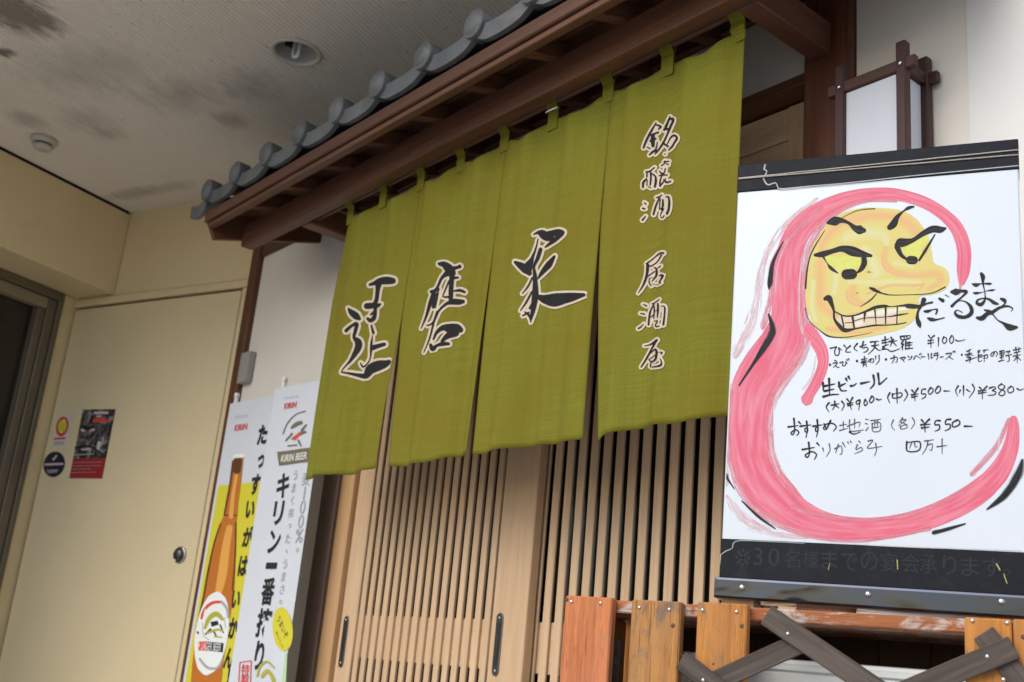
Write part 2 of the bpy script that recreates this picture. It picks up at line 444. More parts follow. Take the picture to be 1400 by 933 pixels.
lathe('knob_turn', kc, -AF.y, [(.0235, .002), (.0235, .014), (.021, .018), (.010, .020), (0, .0205)], M['darksteel'], dr)
# soffit box over the window wall
box('soffit', AF, -3.2, -.859, -1.62, .004, Z0+1.50, ZC-.014, M['cream'], bl, bev=.003)
box('shadow_gap', AF, -3.2, -.875, -1.62, .0, ZC-.016, ZC+.05, M['gap'], bl, bev=0)
box('corner_strip', AF, -1.16, -1.109, -.062, .1, 0, Z0+1.498, M['cream'], bl, bev=.003)
wx = -1.109
wf = box('window_frame', AF, wx-.05, wx+.006, -.088, -.064, 0, Z0+1.498, M['alu'], bl, bev=.002)
box('window_frame', AF, wx-.06, wx-.004, -.135, -.091, 0, Z0+1.455, M['alu'], bl, bev=.003)
box('window_frame', AF, wx-.05, wx+.008, -1.6, -.091, Z0+1.458, Z0+1.497, M['alu'], bl, bev=.002)
box('window_frame', AF, wx-.07, wx-.006, -1.6, -.138, Z0+1.405, Z0+1.455, M['alu2'], bl, bev=.002)
box('window_frame', AF, wx-.075, wx-.012, -.176, -.138, 0, Z0+1.402, M['alu'], bl, bev=.002)
box('window_frame', AF, wx-.07, wx-.004, -1.6, -.179, .0, .12, M['alu'], bl, bev=.002)
box('window_pane', AF, wx-.06, wx-.05, -1.6, -.174, .1, Z0+1.41, M['unlitglass'], bl, bev=0)
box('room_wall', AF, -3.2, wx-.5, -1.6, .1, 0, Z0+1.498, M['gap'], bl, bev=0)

# ------------------------------------------------------------------ the izakaya front
yp, yw = -.03, -.01          # post faces and plaster face
iz = thing('izakaya_front', 'white plastered izakaya front with dark posts and latticed sliding doors', 'building', Frame((-2.2, 0, 0), 0))
Z = lambda h: Z0+h
box('plaster_wall', WF, -4.055, -3.272, yw, .12, 0, Z(1.63), M['plaster'], iz, bev=0)
box('plaster_wall', WF, -3.168, -1.362, yw, .12, Z(1.372), Z(1.568), M['plaster'], iz, bev=0)
box('plaster_wall', WF, -1.233, -.978, yw, .12, 0, 4.3, M['plaster'], iz, bev=0)
M['plaster2'] = plain('plaster_right', (.78, .765, .725), .85, .05, 2.6, bump=.12, bscale=160, dirt=((.55, .52, .45), 3.0, .12))
box('plaster_wall', WF, -.9785, 3.2, yw-.0025, .12, 0, 4.3, M['plaster2'], iz, bev=0)
box('plaster_wall', WF, -4.055, -1.236, yw+.01, .12, Z(1.672), 4.3, M['plaster'], iz, bev=0)
box('corner_post', WF, -4.125, -4.058, yp-.004, .12, 0, Z(1.9), M['darkwoodz'], iz, bev=.003)
box('post', WF, -3.270, -3.171, yp, .13, 0, Z(1.57), M['greywood'], iz, bev=.004)
box('post', WF, -1.359, -1.236, yp, .13, 0, Z(1.9), M['darkwoodz'], iz, bev=.005)
box('wall_plate', WF, -4.056, -1.361, yp+.004, .13, Z(1.57), Z(1.67), M['darkwood'], iz, bev=.004)
box('lintel', WF, -3.168, -1.362, -.024, .13, Z(1.343), Z(1.370), M['darkwood'], iz, bev=.003)
box('door_jamb', WF, -3.168, -3.092, -.018, .12, 0, Z(1.341), M['hinokij'], iz, bev=.003)
box('threshold', WF, -3.09, -1.362, -.02, .12, .0, .06, M['hinokix'], iz, bev=.004)
box('interior_backing', WF, -3.09, -1.362, .118, .13, .06, Z(1.341), M['gap'], iz, bev=0)  # added dark sheet for the unlit interior, keeps light from leaking through

M['pullrim'] = plain('pull_rim', (.20, .20, .18), .4, .2, 30, metal=.9)
def pull(door, xc, y, z0, z1):
    def stad(r, m): return [(xc+r*math.cos(a), z1-.0135+r*math.sin(a)) for a in [math.pi*i/8 for i in range(9)]]+[(xc-r*math.cos(a), z0+.0135-r*math.sin(a)) for a in [math.pi*i/8 for i in range(9)]]
    prism('finger_pull', WF, stad(.0135, 0), 'y', y-.0034, y+.001, M['pullrim'], door, bev=.0008)
    prism('pull_inset', WF, stad(.0105, 0), 'y', y-.0038, y-.0030, M['darksteel'], door)
    lathe('screw', (xc, y-.0038, z0+.013), (0, -1, 0), [(.004, 0), (.004, .001), (.0015, .0018), (0, .0018)], M['steel'], door, n=10)
    lathe('screw', (xc, y-.0038, z1-.013), (0, -1, 0), [(.004, 0), (.004, .001), (.0015, .0018), (0, .0018)], M['steel'], door, n=10)
    box('pull_recess', WF, xc-.008, xc+.008, y-.0046, y-.0039, z0+.026, z1-.026, M['gap'], door, bev=0)
    box('pull_bar', WF, xc-.0035, xc+.0035, y-.0056, y-.0047, z0+.05, z1-.055, M['darksteel'], door, bev=0)
def leaf(x0, x1, y, st_l, st_r, slats, sw, label, zt, sdep=.0085):
    """one latticed leaf: stiles, rails, a dark pane and upright slats"""
    d = box('sliding_door', WF, x0, x0+st_l, y, y+.030, .064, zt, M['hinoki'], iz, bev=.0025)   # the meeting stile carries the leaf
    d['label'] = label
    box('stile', WF, x1-st_r, x1, y, y+.030, .064, zt, M['hinoki'], d, bev=.0025)
    a, b = x0+st_l+.0005, x1-st_r-.0005
    box('rail', WF, a, b, y+.002, y+.030, zt-.085, zt-.001, M['hinokix'], d, bev=.002)
    box('rail', WF, a, b, y+.003, y+.030, zt-.150, zt-.087, M['hinokix'], d, bev=.002)
    box('rail', WF, a, b, y+.002, y+.030, .066, .19, M['hinokix'], d, bev=.002)
    box('rail', WF, a, b, y+.010, y+.020, Z(.013), Z(.140), M['hinokix'], d, bev=.002)
    box('rail', WF, a, b, y+.010, y+.020, zt-.21, zt-.157, M['hinokix'], d, bev=.002)
    box('pane', WF, a, b, y+.0225, y+.026, .19, zt-.15, M['unlitglass'], d, bev=0)
    src = None
    for xc in slats:
        if src is None:
            src = box('slat', WF, xc-sw/2, xc+sw/2, y+.001, y+sdep, .192, zt-.158, M['hinoki'], d, bev=.0015); x00 = xc
        else:
            o = src.copy(); COL.objects.link(o); o.parent = d; o.location = (xc-x00, 0, 0)
    return d
dl = leaf(-3.088, -2.198, 0, .088, .138, [-2.9755+.04115*k for k in range(16)], .0245, 'latticed leaf with two finger pulls, standing in front', Z(1.338), .0098)
pull(dl, -2.300, 0, Z(-.002), Z(.157)); pull(dl, -3.052, 0, Z(-.02), Z(.135))
k = 1.905/1.87
dr2 = leaf(-2.30*k+.04, -1.368*k, .035, .03, .055, [(-2.168+.0445*i)*k for i in range(16)], .0275, 'latticed leaf sliding behind the other one', Z(1.338))

# ------------------------------------------------------------------ tiled canopy over the entrance
CF = Frame((-2.2, -.3, Z(1.38)), 0)
ca = thing('tiled_canopy', 'small grey tiled canopy on dark timber brackets above the entrance', 'canopy', CF)
XL, XR = -3.60, -.86
yb0, yb1 = -.342, -.294
box('beam', WF, -3.545, -.93, yb0, yb1, Z(1.382), Z(1.466), M['darkwood'], ca, bev=.004)
for xa, xb in ((-3.198, -3.142), (-1.338, -1.283)):
    box('bracket', WF, xa, xb, yb1+.002, yp-.001, Z(1.384), Z(1.462), M['darkwoody'], ca, bev=.004)
zr = lambda y: 1.466+.3*(y-(-.335))
for i in range(11):
    xr = -3.315+.2405*i
    box('rafter', WF, xr-.018, xr+.018, -.435, .0, 0, .046, M['darkwoody'], ca, bev=.002, shear=lambda c: Vector((c.x, c.y, Z0+zr(c.y)+c.z)))
nbd = 4
for j in range(nbd):
    a = -.452+(.452)*j/nbd; b = -.452+(.452)*(j+1)/nbd-.002
    box('roof_board', WF, XL+.02, XR-.02, a, b, .047, .058, M['darkwood'], ca, bev=.001, shear=lambda c: Vector((c.x, c.y, Z0+zr(c.y)+c.z)))
box('eave_board', WF, XL+.002, XR-.002, -.470, -.445, Z(1.446), Z(1.486), M['darkwood'], ca, bev=.003)
box('eave_board', WF, XL+.022, XR-.022, -.460, -.4355, Z(1.427), Z(1.4445), M['darkwood'], ca, bev=.002)
for xx in (XL, XR-.02):      # verge boards with a square-cut lower end
    prism('verge_board', WF, [(-.476, Z(1.482)), (-.427, Z(1.392)), (0, Z(1.392)+.128), (0, Z(1.482)+.143)], 'x', xx, xx+.02, M['darkwoody'], ca, bev=.002)
# eave tiles: S-shaped pan with a hanging apron and a round end disc
P = .2215
def tile_obj(x0, width, disc=True, src=None):
    if src is not None:
        o = src.copy(); COL.objects.link(o); o.parent = ca; o.location = (x0-src['x0'], 0, 0)
        for ch in src.children:
            c2 = ch.copy(); COL.objects.link(c2); c2.parent = o; c2.location = (0, 0, 0)
        return o
    V, F = [], []; n = 24
    def top(u): return 1.553+.016*math.exp(-(u/.03)**2)+.016*math.exp(-((P-u)/.03)**2)-.010*math.sin(math.pi*min(1, max(0, u/P)))
    us = [width*i/n for i in range(n+1)]
    yf, yr = -.484, .0
    for u in us:
        t = top(u); x = x0+u
        V += [(x, yf, Z(t)-.050), (x, yf-.002, Z(t)-.004), (x, yf+.003, Z(t)), (x, yr, Z(t)+.145), (x, yr, Z(t)+.127), (x, yf+.016, Z(t)-.014), (x, yf+.016, Z(t)-.050)]
    m = 7
    for i in range(n):
        for k in range(m):
            k2 = (k+1) % m; F.append((i*m+k, i*m+k2, (i+1)*m+k2, (i+1)*m+k))
    F.append(tuple(range(m))[::-1]); F.append(tuple(n*m+k for k in range(m)))
    o = mesh('eave_tile', V, F, M['tile'], ca, smooth=False); o['x0'] = x0
    if disc:
        lathe('end_disc', (x0+.004, yf+.016, Z(1.556)), (0, -1, 0), [(.034, -.02), (.0395, -.015), (.0405, .022), (.0395, .027), (.0380, .0285), (.0360, .0275), (.031, .0325), (.021, .037), (.010, .0385), (0, .039)], M['tile'], o, n=28)
    return o
t0 = tile_obj(-3.570, P-.002)
for i in range(1, 12): tile_obj(-3.570+P*i, P, src=t0)
tv = [(-3.572, -.060, .0), ]
# verge tile closing the left end
V, F = [], []; m = 7
for i in range(9):
    u = i/8; x = -3.700+.126*u; t = 1.545-.018*math.sin(math.pi*u*.9)-.01*(1-u)
    V += [(x, -.484, Z(t)-.050), (x, -.486, Z(t)-.004), (x, -.481, Z(t)), (x, 0, Z(t)+.145), (x, 0, Z(t)+.127), (x, -.468, Z(t)-.014), (x, -.468, Z(t)-.05)]
for i in range(8):
    for k in range(m):
        k2 = (k+1) % m; F.append((i*m+k, i*m+k2, (i+1)*m+k2, (i+1)*m+k))
F.append(tuple(range(m))[::-1]); F.append(tuple(8*m+k for k in range(m)))
mesh('verge_tile', V, F, M['tile'], ca)

# ------------------------------------------------------------------ noren
def cloth_mat(name, c):
    m, N, L, bs = _new(name)
    tc = N.new('ShaderNodeTexCoord'); v = tc.outputs['Object']
    def st(s, sc, d=3):
        mp = N.new('ShaderNodeMapping'); mp.inputs['Scale'].default_value = s; L.new(v, mp.inputs[0]); return _noise(N, L, mp.outputs[0], sc, d, .6)
    hor = st((6, 1, 260), 1.0); ver = st((260, 1, 5), 1.0)
    weave = _math(N, L, 'ADD', _math(N, L, 'MULTIPLY', hor, .6), _math(N, L, 'MULTIPLY', ver, .4))
    col = _ramp(N, L, weave, [(.34, mul(c, .80)), (.66, mul(c, 1.15))])
    big = _noise(N, L, v, 3.2, 5, .6)
    col = _mix(N, L, _ramp(N, L, big, [(.38, (.75,)*3), (.62, (0, 0, 0))]), col, (c[0]*1.0, c[1]*.82, c[2]*.75))
    st2 = st((3, 1, 22), 1.0, 5)
    col = _mix(N, L, _ramp(N, L, st2, [(.66, (0, 0, 0)), (.78, (.35,)*3)]), col, (.22, .12, .02))
    L.new(col, bs.inputs['Base Color']); bs.inputs['Roughness'].default_value = .9; bs.inputs['Specular IOR Level'].default_value = .1
    _bump(N, L, bs, weave, .35, .001)
    return m
M['noren'] = cloth_mat('noren_cloth', (.18, .176, .022))
M['crest'] = plain('undyed_cloth', (.60, .50, .37), .9, .06, 30)
M['sumi'] = ink('black_dye', (.011, .011, .012), .8)
YN = -.27
XB = [-2.937, -2.533, -2.139, -1.742, -1.344]
BL = [-2.956, -2.505, -2.119, -1.701]; BR = [-2.553, -2.137, -1.735, -1.342]
SL = [None, .53, .36, .37, None]              # where each slit opens (fraction of the drop)
ZT, ZB = 1.350, .508
PH = [(.4, 2.0), (1.7, .3), (3.6, 2.6), (5.0, 4.3)]
def fold(x, s, k):
    a, b = PH[k]; t = x-XB[k]
    y = (.0016+.0055*s)*math.sin(2*math.pi*t/.118+a+.9*s)
    y += .0095*s*math.sin(2*math.pi*t/.27+b)+.0018*s*math.sin(2*math.pi*t/.07+a*2)
    y += .0032*max(0, 1-s)*math.sin(2*math.pi*t/.085+3*s+b)
    for sl, dd in ((SL[k], x-XB[k]), (SL[k+1], XB[k+1]-x)):       # sewn edges stay together above the slits
        if sl is not None:
            e = min(1, max(0, dd)/.045); e = e*e*(3-2*e); o_ = min(1, max(0, (s-sl+.05)/.3)); y *= e+(1-e)*o_
    y += .011*(1-s)**2*math.cos(2*math.pi*(x-XB[0])/.198)
    if k == 2: y -= .016*s*s*(1/(1+math.exp((t-.18)/.008))-.5)       # the doubled-over left half
    if k == 0: y -= .012*s*s*(1/(1+math.exp((t-.31)/.006))-.5)
    if k < 3: y -= .012*s*s*math.exp(-(XB[k+1]-x)/.04)
    if k == 3: y += .02*s*s*math.exp(-t/.035)
    return YN+y
def pan(x):
    for k in range(3, -1, -1):
        if x >= XB[k]-.01: return k
    return 0
nf = Frame((-2.14, YN, Z(.5)), 0)
no = thing('noren_curtain', 'olive green four panel noren curtain with brush lettering hung at the entrance', 'curtain', nf)
panels = []
for k in range(4):
    V, F, uv = [], [], []; nu, nv = 44, 60
    for j in range(nv+1):
        s = j/nv
        ol = 0 if SL[k] is None else max(0, (s-SL[k])/(1-SL[k]))**.95
        orr = 0 if SL[k+1] is None else max(0, (s-SL[k+1])/(1-SL[k+1]))**.95
        if k == 0: ol = min(1, s*3)
        xl = XB[k]+(BL[k]-XB[k])*ol-(.0006 if k else 0); xr = XB[k+1]+(BR[k]-XB[k+1])*orr+(.0006 if k < 3 else 0)
        for i in range(nu+1):
            x = xl+(xr-xl)*i/nu
            zt_ = ZT+.010-.026*math.sin(math.pi*(x-XB[0])/.198)**2
            zb_ = ZB+.004*math.sin(2*math.pi*(x-XB[k])/.33+PH[k][0])+(.008*(x-XB[3])/.4 if k == 3 else 0)-(.010*math.exp(-max(0, x-xl)/.008)*s if k == 3 else 0)
            z = zt_+(zb_-zt_)*s
            V.append((x, fold(x, s, k), Z(z)))
    for j in range(nv):
        for i in range(nu):
            a = j*(nu+1)+i; F.append((a, a+nu+1, a+nu+2, a+1))
    p = mesh('curtain_panel', V, F, M['noren'], no, smooth=True); panels.append(p)
    sm = p.modifiers.new('thickness', 'SOLIDIFY'); sm.thickness = .0012; sm.offset = -1
for i in range(9):
    x = XB[0]+.016+(XB[4]-XB[0]-.032)*i/8
    x += random.uniform(-.004, .004); wdt = .0185; k = pan(x-.02 if i == 8 else x)
    s0 = .02
    yb = fold(x, s0, k)
    lo = Z(1.333+random.uniform(-.004, .004))
    V, F = [], []
    prof_ = [(yb-.0035, lo), (yb-.004, lo+.02), (yb-.0045, Z(1.385)), (YN-.0085, Z(1.404)), (YN+.001, Z(1.4205)), (YN+.0145, Z(1.404)), (YN+.007, Z(1.37)), (yb+.004, lo+.01)]
    for (yy, zz) in prof_:
        for sx in (-1, 1): V.append((x+sx*wdt, yy, zz))
    for q in range(len(prof_)-1): F.append((2*q, 2*q+1, 2*q+3, 2*q+2))
    t_ = mesh('hanging_loop', V, F, M['noren'], no); sm = t_.modifiers.new('thickness', 'SOLIDIFY'); sm.thickness = .001; sm.offset = -1
pf = Frame((-2.24, YN+.003, Z(1.405)), 0)
pole = tube('curtain_pole', [(-3.140, YN+.003, Z(1.405)), (-1.340, YN+.003, Z(1.405))], .0085, M['darkwood'])
tag(pole, 'dark wooden pole carrying the green curtain behind the canopy beam', 'pole')
# white string knotted round one loop
c0 = at_y(757, 150, YN-.012)
tube('string', [c0+Vector((math.cos(a)*.021, math.sin(a)*.010-.004, math.sin(a)*.006-.003)) for a in [math.pi*(1+i/8) for i in range(9)]], .0018, M['whitepl'], no, n=6)

def noren_pt(px, py, layer):
    yy = YN
    for _ in range(12):                      # where the brush mark falls on the folded cloth
        P = at_y(px, py, yy); k = pan(P.x+.003); s = (ZT-(P.z-Z0))/(ZT-ZB)
        yy += .6*(fold(P.x, s, k)-yy)
    return Vector((P.x, fold(P.x, s, k)-.0015-.000012*layer-(.001 if layer >= 24 else 0), P.z))
def zm(ox, oy, sc, strokes):
    return [[(ox+x/sc, oy+y/sc, wd/sc) for x, y, wd in s] for s in strokes]
CH = []
CH.append((0, 3.3, zm(460, 365, 5.65, [
 [(262,140,18),(300,128,30),(345,112,48),(400,108,56),(440,110,44)], [(330,130,46),(322,190,30),(315,250,28),(300,290,30)],
 [(240,305,44),(280,302,42),(320,300,34),(346,290,12)], [(305,320,24),(297,390,30),(270,418,30),(247,402,22)], [(300,345,16),(270,372,14)],
 [(275,455,12),(290,512,20)], [(284,530,5),(275,590,15),(272,650,15),(265,710,8),(240,755,12),(210,775,14),(192,745,9)],
 [(282,628,36),(330,612,30),(375,600,26)], [(95,322,10),(120,352,42),(160,385,50),(182,402,26)],
 [(80,495,26),(120,460,22),(162,442,25),(150,500,24),(140,545,22),(172,580,50),(175,620,50),(150,670,38),(110,730,18),(60,785,9),(45,810,8)],
 [(45,816,10),(110,826,18),(180,840,28),(232,842,44),(265,795,66),(320,768,74),(380,752,56),(412,735,30)]])))
CH.append((1, 3.0, zm(560, 345, 6.02, [
 [(250,98,26),(290,105,50),(330,140,72),(350,172,66)], [(345,140,46),(390,130,24),(418,120,28)],
 [(320,172,46),(270,215,22),(235,290,20),(200,345,24),(175,420,28),(155,490,22),(130,560,14),(100,630,6)],
 [(355,185,40),(350,260,36),(346,330,36),(345,388,34)], [(360,215,24),(405,211,14)], [(370,322,12),(420,316,22),(458,330,20)],
 [(258,462,8),(310,426,22),(360,411,44),(410,411,44),(445,408,30)], [(185,328,26),(245,308,18)], [(218,312,16),(207,380,26),(200,455,22)], [(242,296,10),(236,352,14),(215,455,14)],
 [(330,240,14),(300,310,11),(275,370,7)], [(290,372,12),(335,370,18)], [(205,360,14),(240,346,12)], [(310,432,10),(250,480,15),(220,540,15),(190,590,13),(150,605,11)],
 [(232,490,13),(205,580,15),(185,660,13),(160,740,11),(122,828,5)], [(202,720,12),(230,662,24),(282,624,42),(340,630,74),(398,628,66),(424,640,44)],
 [(385,665,56),(322,690,46),(270,735,18)], [(180,765,24),(195,798,38),(232,770,22),(282,756,32),(328,756,22)]])))
CH.append((2, 3.2, zm(690, 300, 5.83, [
 [(235,124,7),(265,110,20),(300,116,58),(335,140,64)], [(330,130,50),(400,112,46),(440,104,44),(468,106,30)], [(462,118,30),(400,170,30),(330,224,12)], [(340,160,30),(385,158,34)],
 [(272,160,8),(255,230,12),(225,310,22),(190,362,40)], [(90,345,22),(130,370,50),(178,402,66),(202,430,40)], [(236,276,12),(215,345,36),(196,400,50)],
 [(292,242,28),(270,310,28),(240,380,18),(246,440,28),(250,520,38),(250,600,48),(240,680,42),(225,760,26),(212,822,6)],
 [(270,475,9),(310,420,34),(360,360,44),(404,296,14)], [(268,618,30),(330,640,68),(400,646,96),(480,632,80),(560,618,56),(638,604,24)],
 [(226,468,12),(190,540,12),(146,594,6)], [(222,580,12),(180,660,14),(132,730,6)], [(234,650,8),(206,712,16)], [(168,742,12),(205,772,22),(214,800,18)], [(150,770,10),(200,745,12)]])))
CH.append((3, 3.0, zm(860, 140, 10.37, [
 [(392,300,12),(310,440,24),(250,560,24),(215,650,20)], [(398,325,16),(460,350,24),(428,385,14)], [(318,472,18),(425,430,20)], [(352,470,38),(346,540,48),(350,622,36)], [(308,556,18),(392,520,18)],
 [(265,640,12),(305,660,16)], [(298,752,14),(350,706,24),(402,690,28)], [(412,570,12),(400,640,14),(380,690,16)], [(590,210,14),(560,290,24),(520,380,28),(504,402,18)],
 [(590,245,24),(640,246,24),(590,370,24),(540,490,20),(490,590,22),(430,680,18),(380,740,12)], [(510,390,18),(570,385,22)], [(500,590,22),(560,630,22)], [(545,612,8),(600,510,16),(650,475,22),(690,512,24),(650,582,18),(622,632,20),(570,686,10)], [(518,740,12),(524,742,12)]])))
CH.append((3, 2.9, zm(860, 220, 10.37, [
 [(505,20,12),(575,12,12)], [(520,5,10),(515,40,12),(468,75,12)], [(535,40,10),(565,60,14)],
 [(208,380,22),(214,312,24),(258,260,16)], [(250,166,16),(310,150,14),(370,100,12)], [(270,160,14),(262,230,16)], [(315,160,18),(320,250,20),(310,350,16)], [(340,190,16),(385,230,20),(390,300,26),(376,374,22)],
 [(268,280,11),(264,352,12)], [(280,372,9),(320,390,11)], [(440,150,12),(480,190,22),(512,170,14),(525,115,12)], [(440,216,14),(552,205,12)], [(470,230,12),(450,300,16),(452,362,22)], [(470,340,16),(530,262,12)], [(500,272,12),(540,310,20),(605,295,12)]])))
CH.append((3, 2.9, zm(860, 220, 10.37, [
 [(225,595,9),(246,616,20)], [(205,680,20),(236,685,14)], [(200,846,20),(245,790,9)], [(395,526,11),(440,515,14),(476,488,9)], [(440,530,12),(392,640,20),(356,765,20)], [(452,540,12),(440,690,12)],
 [(490,560,18),(490,640,22),(470,700,16)], [(530,520,9),(570,516,18),(580,600,24),(570,700,24),(546,755,22)], [(440,690,11),(500,680,11),(460,760,9),(456,800,9),(480,815,11),(510,780,9)]])))
CH.append((3, 2.6, zm(860, 335, 13.33, [
 [(330,350,22),(450,260,15),(570,162,22),(640,156,26)], [(602,190,20),(530,310,16),(430,385,16),(380,392,18)], [(355,372,44),(345,500,38),(320,620,34),(260,760,24),(176,888,6)], [(355,580,13),(480,490,16)],
 [(465,420,12),(510,442,28),(515,540,32),(490,600,22),(430,670,10)], [(530,430,9),(590,390,16)], [(388,612,12),(380,690,18),(415,750,18)], [(400,610,7),(460,600,7)], [(560,566,13),(630,560,32),(590,640,18),(562,690,20)], [(430,712,7),(520,735,7),(600,690,7)]])))
CH.append((3, 2.6, zm(860, 400, 15.54, [
 [(305,256,9),(385,290,28)], [(250,450,11),(340,466,26)], [(210,775,22),(270,735,20),(325,670,7)], [(505,250,18),(570,220,18),(660,150,11)], [(545,260,20),(480,380,24),(450,500,30),(430,690,30)], [(550,300,18),(550,420,22),(540,560,14)],
 [(480,530,13),(545,480,18)], [(630,250,28),(630,380,32),(615,540,12)], [(570,400,9),(640,380,11)], [(690,310,9),(740,290,16),(775,332,28),(770,480,26),(745,690,32)], [(700,420,8),(690,550,8)], [(545,620,12),(620,610,18),(580,690,14),(580,730,20),(660,720,14)]])))
CH.append((3, 2.6, zm(860, 450, 14.36, [
 [(310,336,9),(420,315,18),(520,260,38),(560,220,30)], [(520,280,28),(440,430,24),(350,600,28),(250,752,16)], [(430,490,9),(510,412,22),(550,422,34),(550,520,32),(530,600,28),(460,650,18),(405,610,15),(430,590,13),(520,520,11)], [(455,640,18),(430,742,16)],
 [(570,465,7),(620,460,9),(660,470,32),(640,502,10)], [(620,580,11),(650,650,20),(640,710,32),(560,740,20),(450,756,12)]])))
for k, gr, ss in CH:
    wk = 1.08 if k < 3 else 1.28
    ss = [[(x, y, wd*wk) for x, y, wd in s] for s in ss]
    if k == 3: gr = 2.9
    a = Strokes(noren_pt); b = Strokes(noren_pt)
    for i, s in enumerate(ss):
        a.add(s, i, grow=gr, step=2.5, across=4); b.add(s, 24+i, step=1.2, across=4)
    lt = a.build('lettering_outline', M['crest'], panels[k]); b.build('lettering', M['sumi'], panels[k])

# ------------------------------------------------------------------ wall lantern
lx0, lx1, ly0, ly1 = -1.205, -1.064, -.116, -.013
LF = Frame(((lx0+lx1)/2, ly1, Z(.55)), 0)
la = thing('wall_lantern', 'square wooden wall lantern with white paper panes beside the dark post', 'lantern', LF)
ztop = Z(1.243); zlo = Z(.62); b = .0108
for (xa, ya) in ((lx0, ly0), (lx1, ly0), (lx1, ly1-2*b), (lx0, ly1-2*b)):
    box('lantern_post', WF, xa-b, xa+b, ya, ya+2*b-.001, zlo, ztop+.04, M['lwood'], la, bev=.0025)
for zz in (ztop-.012, zlo+.06):
    box('cross_bar', WF, lx0-.030, lx1+.030, ly0+.003, ly0+2*b-.004, zz-.0125, zz+.0125, M['lwoodx'], la, bev=.002)
    box('cross_bar', WF, lx0-.030, lx1+.030, ly1-2*b+.003, ly1-.004, zz-.0125, zz+.0125, M['lwoodx'], la, bev=.002)
    for xa in (lx0, lx1):
        box('side_bar', WF, xa-.009, xa+.009, ly0+2*b, ly1-2*b-.001, zz-.012, zz+.012, M['lwood'], la, bev=.002)
for xa in (lx0, lx1):
    lathe('bolt', (xa, ly0-.0005, ztop-.012), (0, -1, 0), [(.005, 0), (.005, .002), (.002, .003), (0, .003)], M['steel'], la, n=10)
box('paper_pane', WF, lx0+b+.0005, lx1-b-.0005, ly0+.010, ly0+.014, zlo+.07, ztop-.026, M['paper'], la, bev=0)
box('paper_pane', WF, lx1-.008, lx1-.004, ly0+2*b+.001, ly1-2*b-.001, zlo+.07, ztop-.026, M['paper'], la, bev=0)
box('paper_pane', WF, lx0+.004, lx0+.008, ly0+2*b+.001, ly1-2*b-.001, zlo+.07, ztop-.026, M['paper'], la, bev=0)
box('back_plate', WF, lx0+b, lx1-b, ly1-.005, ly1+.002, zlo, ztop, M['lwood'], la, bev=0)

# ------------------------------------------------------------------ painted menu sign
so_ = CAMPOS + ray(987, 736.6)*1.72
SF = Frame(so_, HS-HF); SF.m = SF.m @ Matrix.Rotation(.010, 4, 'Y')
SW, SH = .436, .587
sg = thing('menu_sign', 'white menu board painted with a red daruma and black handwriting, black bands', 'sign', SF)
bd = box('board', SF, 0, SW, 0, .045, -.06, SH+.05, M['board'], sg, bev=.002)
box('top_band', SF, -.001, SW+.001, -.0022, .046, SH+.0005, SH+.052, M['black'], sg, bev=.0015)
box('lower_band', SF, -.001, SW+.001, -.0022, .046, -.060, .0, M['black'], sg, bev=.0015)
ch = box('chassis', SF, -.007, SW+.007, -.010, .07, -.0915, -.0595, M['gloss'], sg, bev=.004, seg=2)
for (px, py) in ((1014.5, 803.5), (1187, 813), (1369.6, 823)):
    l = SF.px(px, py, -.010); lathe('screw', SF.p(l.x, -.0098, l.z), -SF.y, [(.0048, 0), (.0048, .0012), (.0035, .0026), (0, .003)], M['steel'], ch, n=12)
def sign_pt(px, py, layer):
    l = SF.px(px, py); return SF.p(min(max(l.x, .0025), SW-.0025), -.0003-.000003*layer, min(max(l.z, .002), SH-.001))
def band_pt(px, py, layer):
    l = SF.px(px, py, -.0022); return SF.p(l.x, -.0025-.00002*layer, l.z)
M['pink'] = paint('pink_paint', (.67, .12, .185), (.715, .235, .30), .90, .16)
M['pink_d'] = paint('pink_dry', (.69, .19, .25), (.71, .30, .35), .42, .6)
M['pink_p'] = paint('pink_pale', (.72, .42, .44), (.71, .54, .55), .36, .7)
M['pink_w'] = paint('pink_white', (.70, .60, .63), (.71, .48, .54), .38, .7)
M['orange'] = blend('orange_paint', (.64, .545, .18), (.69, .40, .175))
M['orange_d'] = blend('orange_rim', (.66, .50, .19), (.69, .36, .20))
M['yellow'] = ink('yellow_paint', (.64, .545, .18))
M['yellow_p'] = blend('pale_yellow', (.64, .545, .18), (.63, .61, .31))
M['yellow_e'] = ink('eye_yellow', (.60, .62, .13), vary=.05)
M['tooth'] = ink('tooth_paint', (.66, .53, .38), vary=.05)
M['tooth_w'] = ink('tooth_white', (.70, .68, .62))
M['brush'] = paint('brush_black', (.010, .011, .014), (.06, .052, .045), 1.02, .12, .5, .12)
M['brush_g'] = ink('brush_thin', (.055, .052, .052), .6, vary=.07)
M['brush_d'] = paint('brush_dry', (.012, .013, .017), (.04, .04, .045), .62, .6, .5, .12)
Q = lambda ss: zm(980, 180, 3.1095, ss)
def layset(name, mat, ss, l0, step=2.0, across=6, pt=sign_pt, parent=None, cap=True):
    if len(ss) <= 60 and name in ('painting', 'brushwork', 'torn_edge', 'scuff', 'print'):
        for i, q in enumerate(ss):
            s = Strokes(pt); s.add(q, l0+i, step=step, across=across, seed=(i*3.7+l0) % 9, cap=cap); s.build(name, mat, parent or bd)
        return
    s = Strokes(pt)
    for i, q in enumerate(ss): s.add(q, l0+i % 50, step=step, across=across, seed=(i*3.7+l0) % 9, cap=cap)
    o = s.build(name, mat, parent or bd); o['kind'] = 'stuff'; return o
layset('painting', M['pink_p'], Q([[(420,290,30),(330,360,50),(250,450,60),(200,560,60),(175,680,70),(150,800,90),(90,930,80)], [(50,1560,40),(110,1640,90),(230,1705,70),(380,1728,24)], [(60,1100,60),(30,1300,40),(40,1480,60)]]), 0)
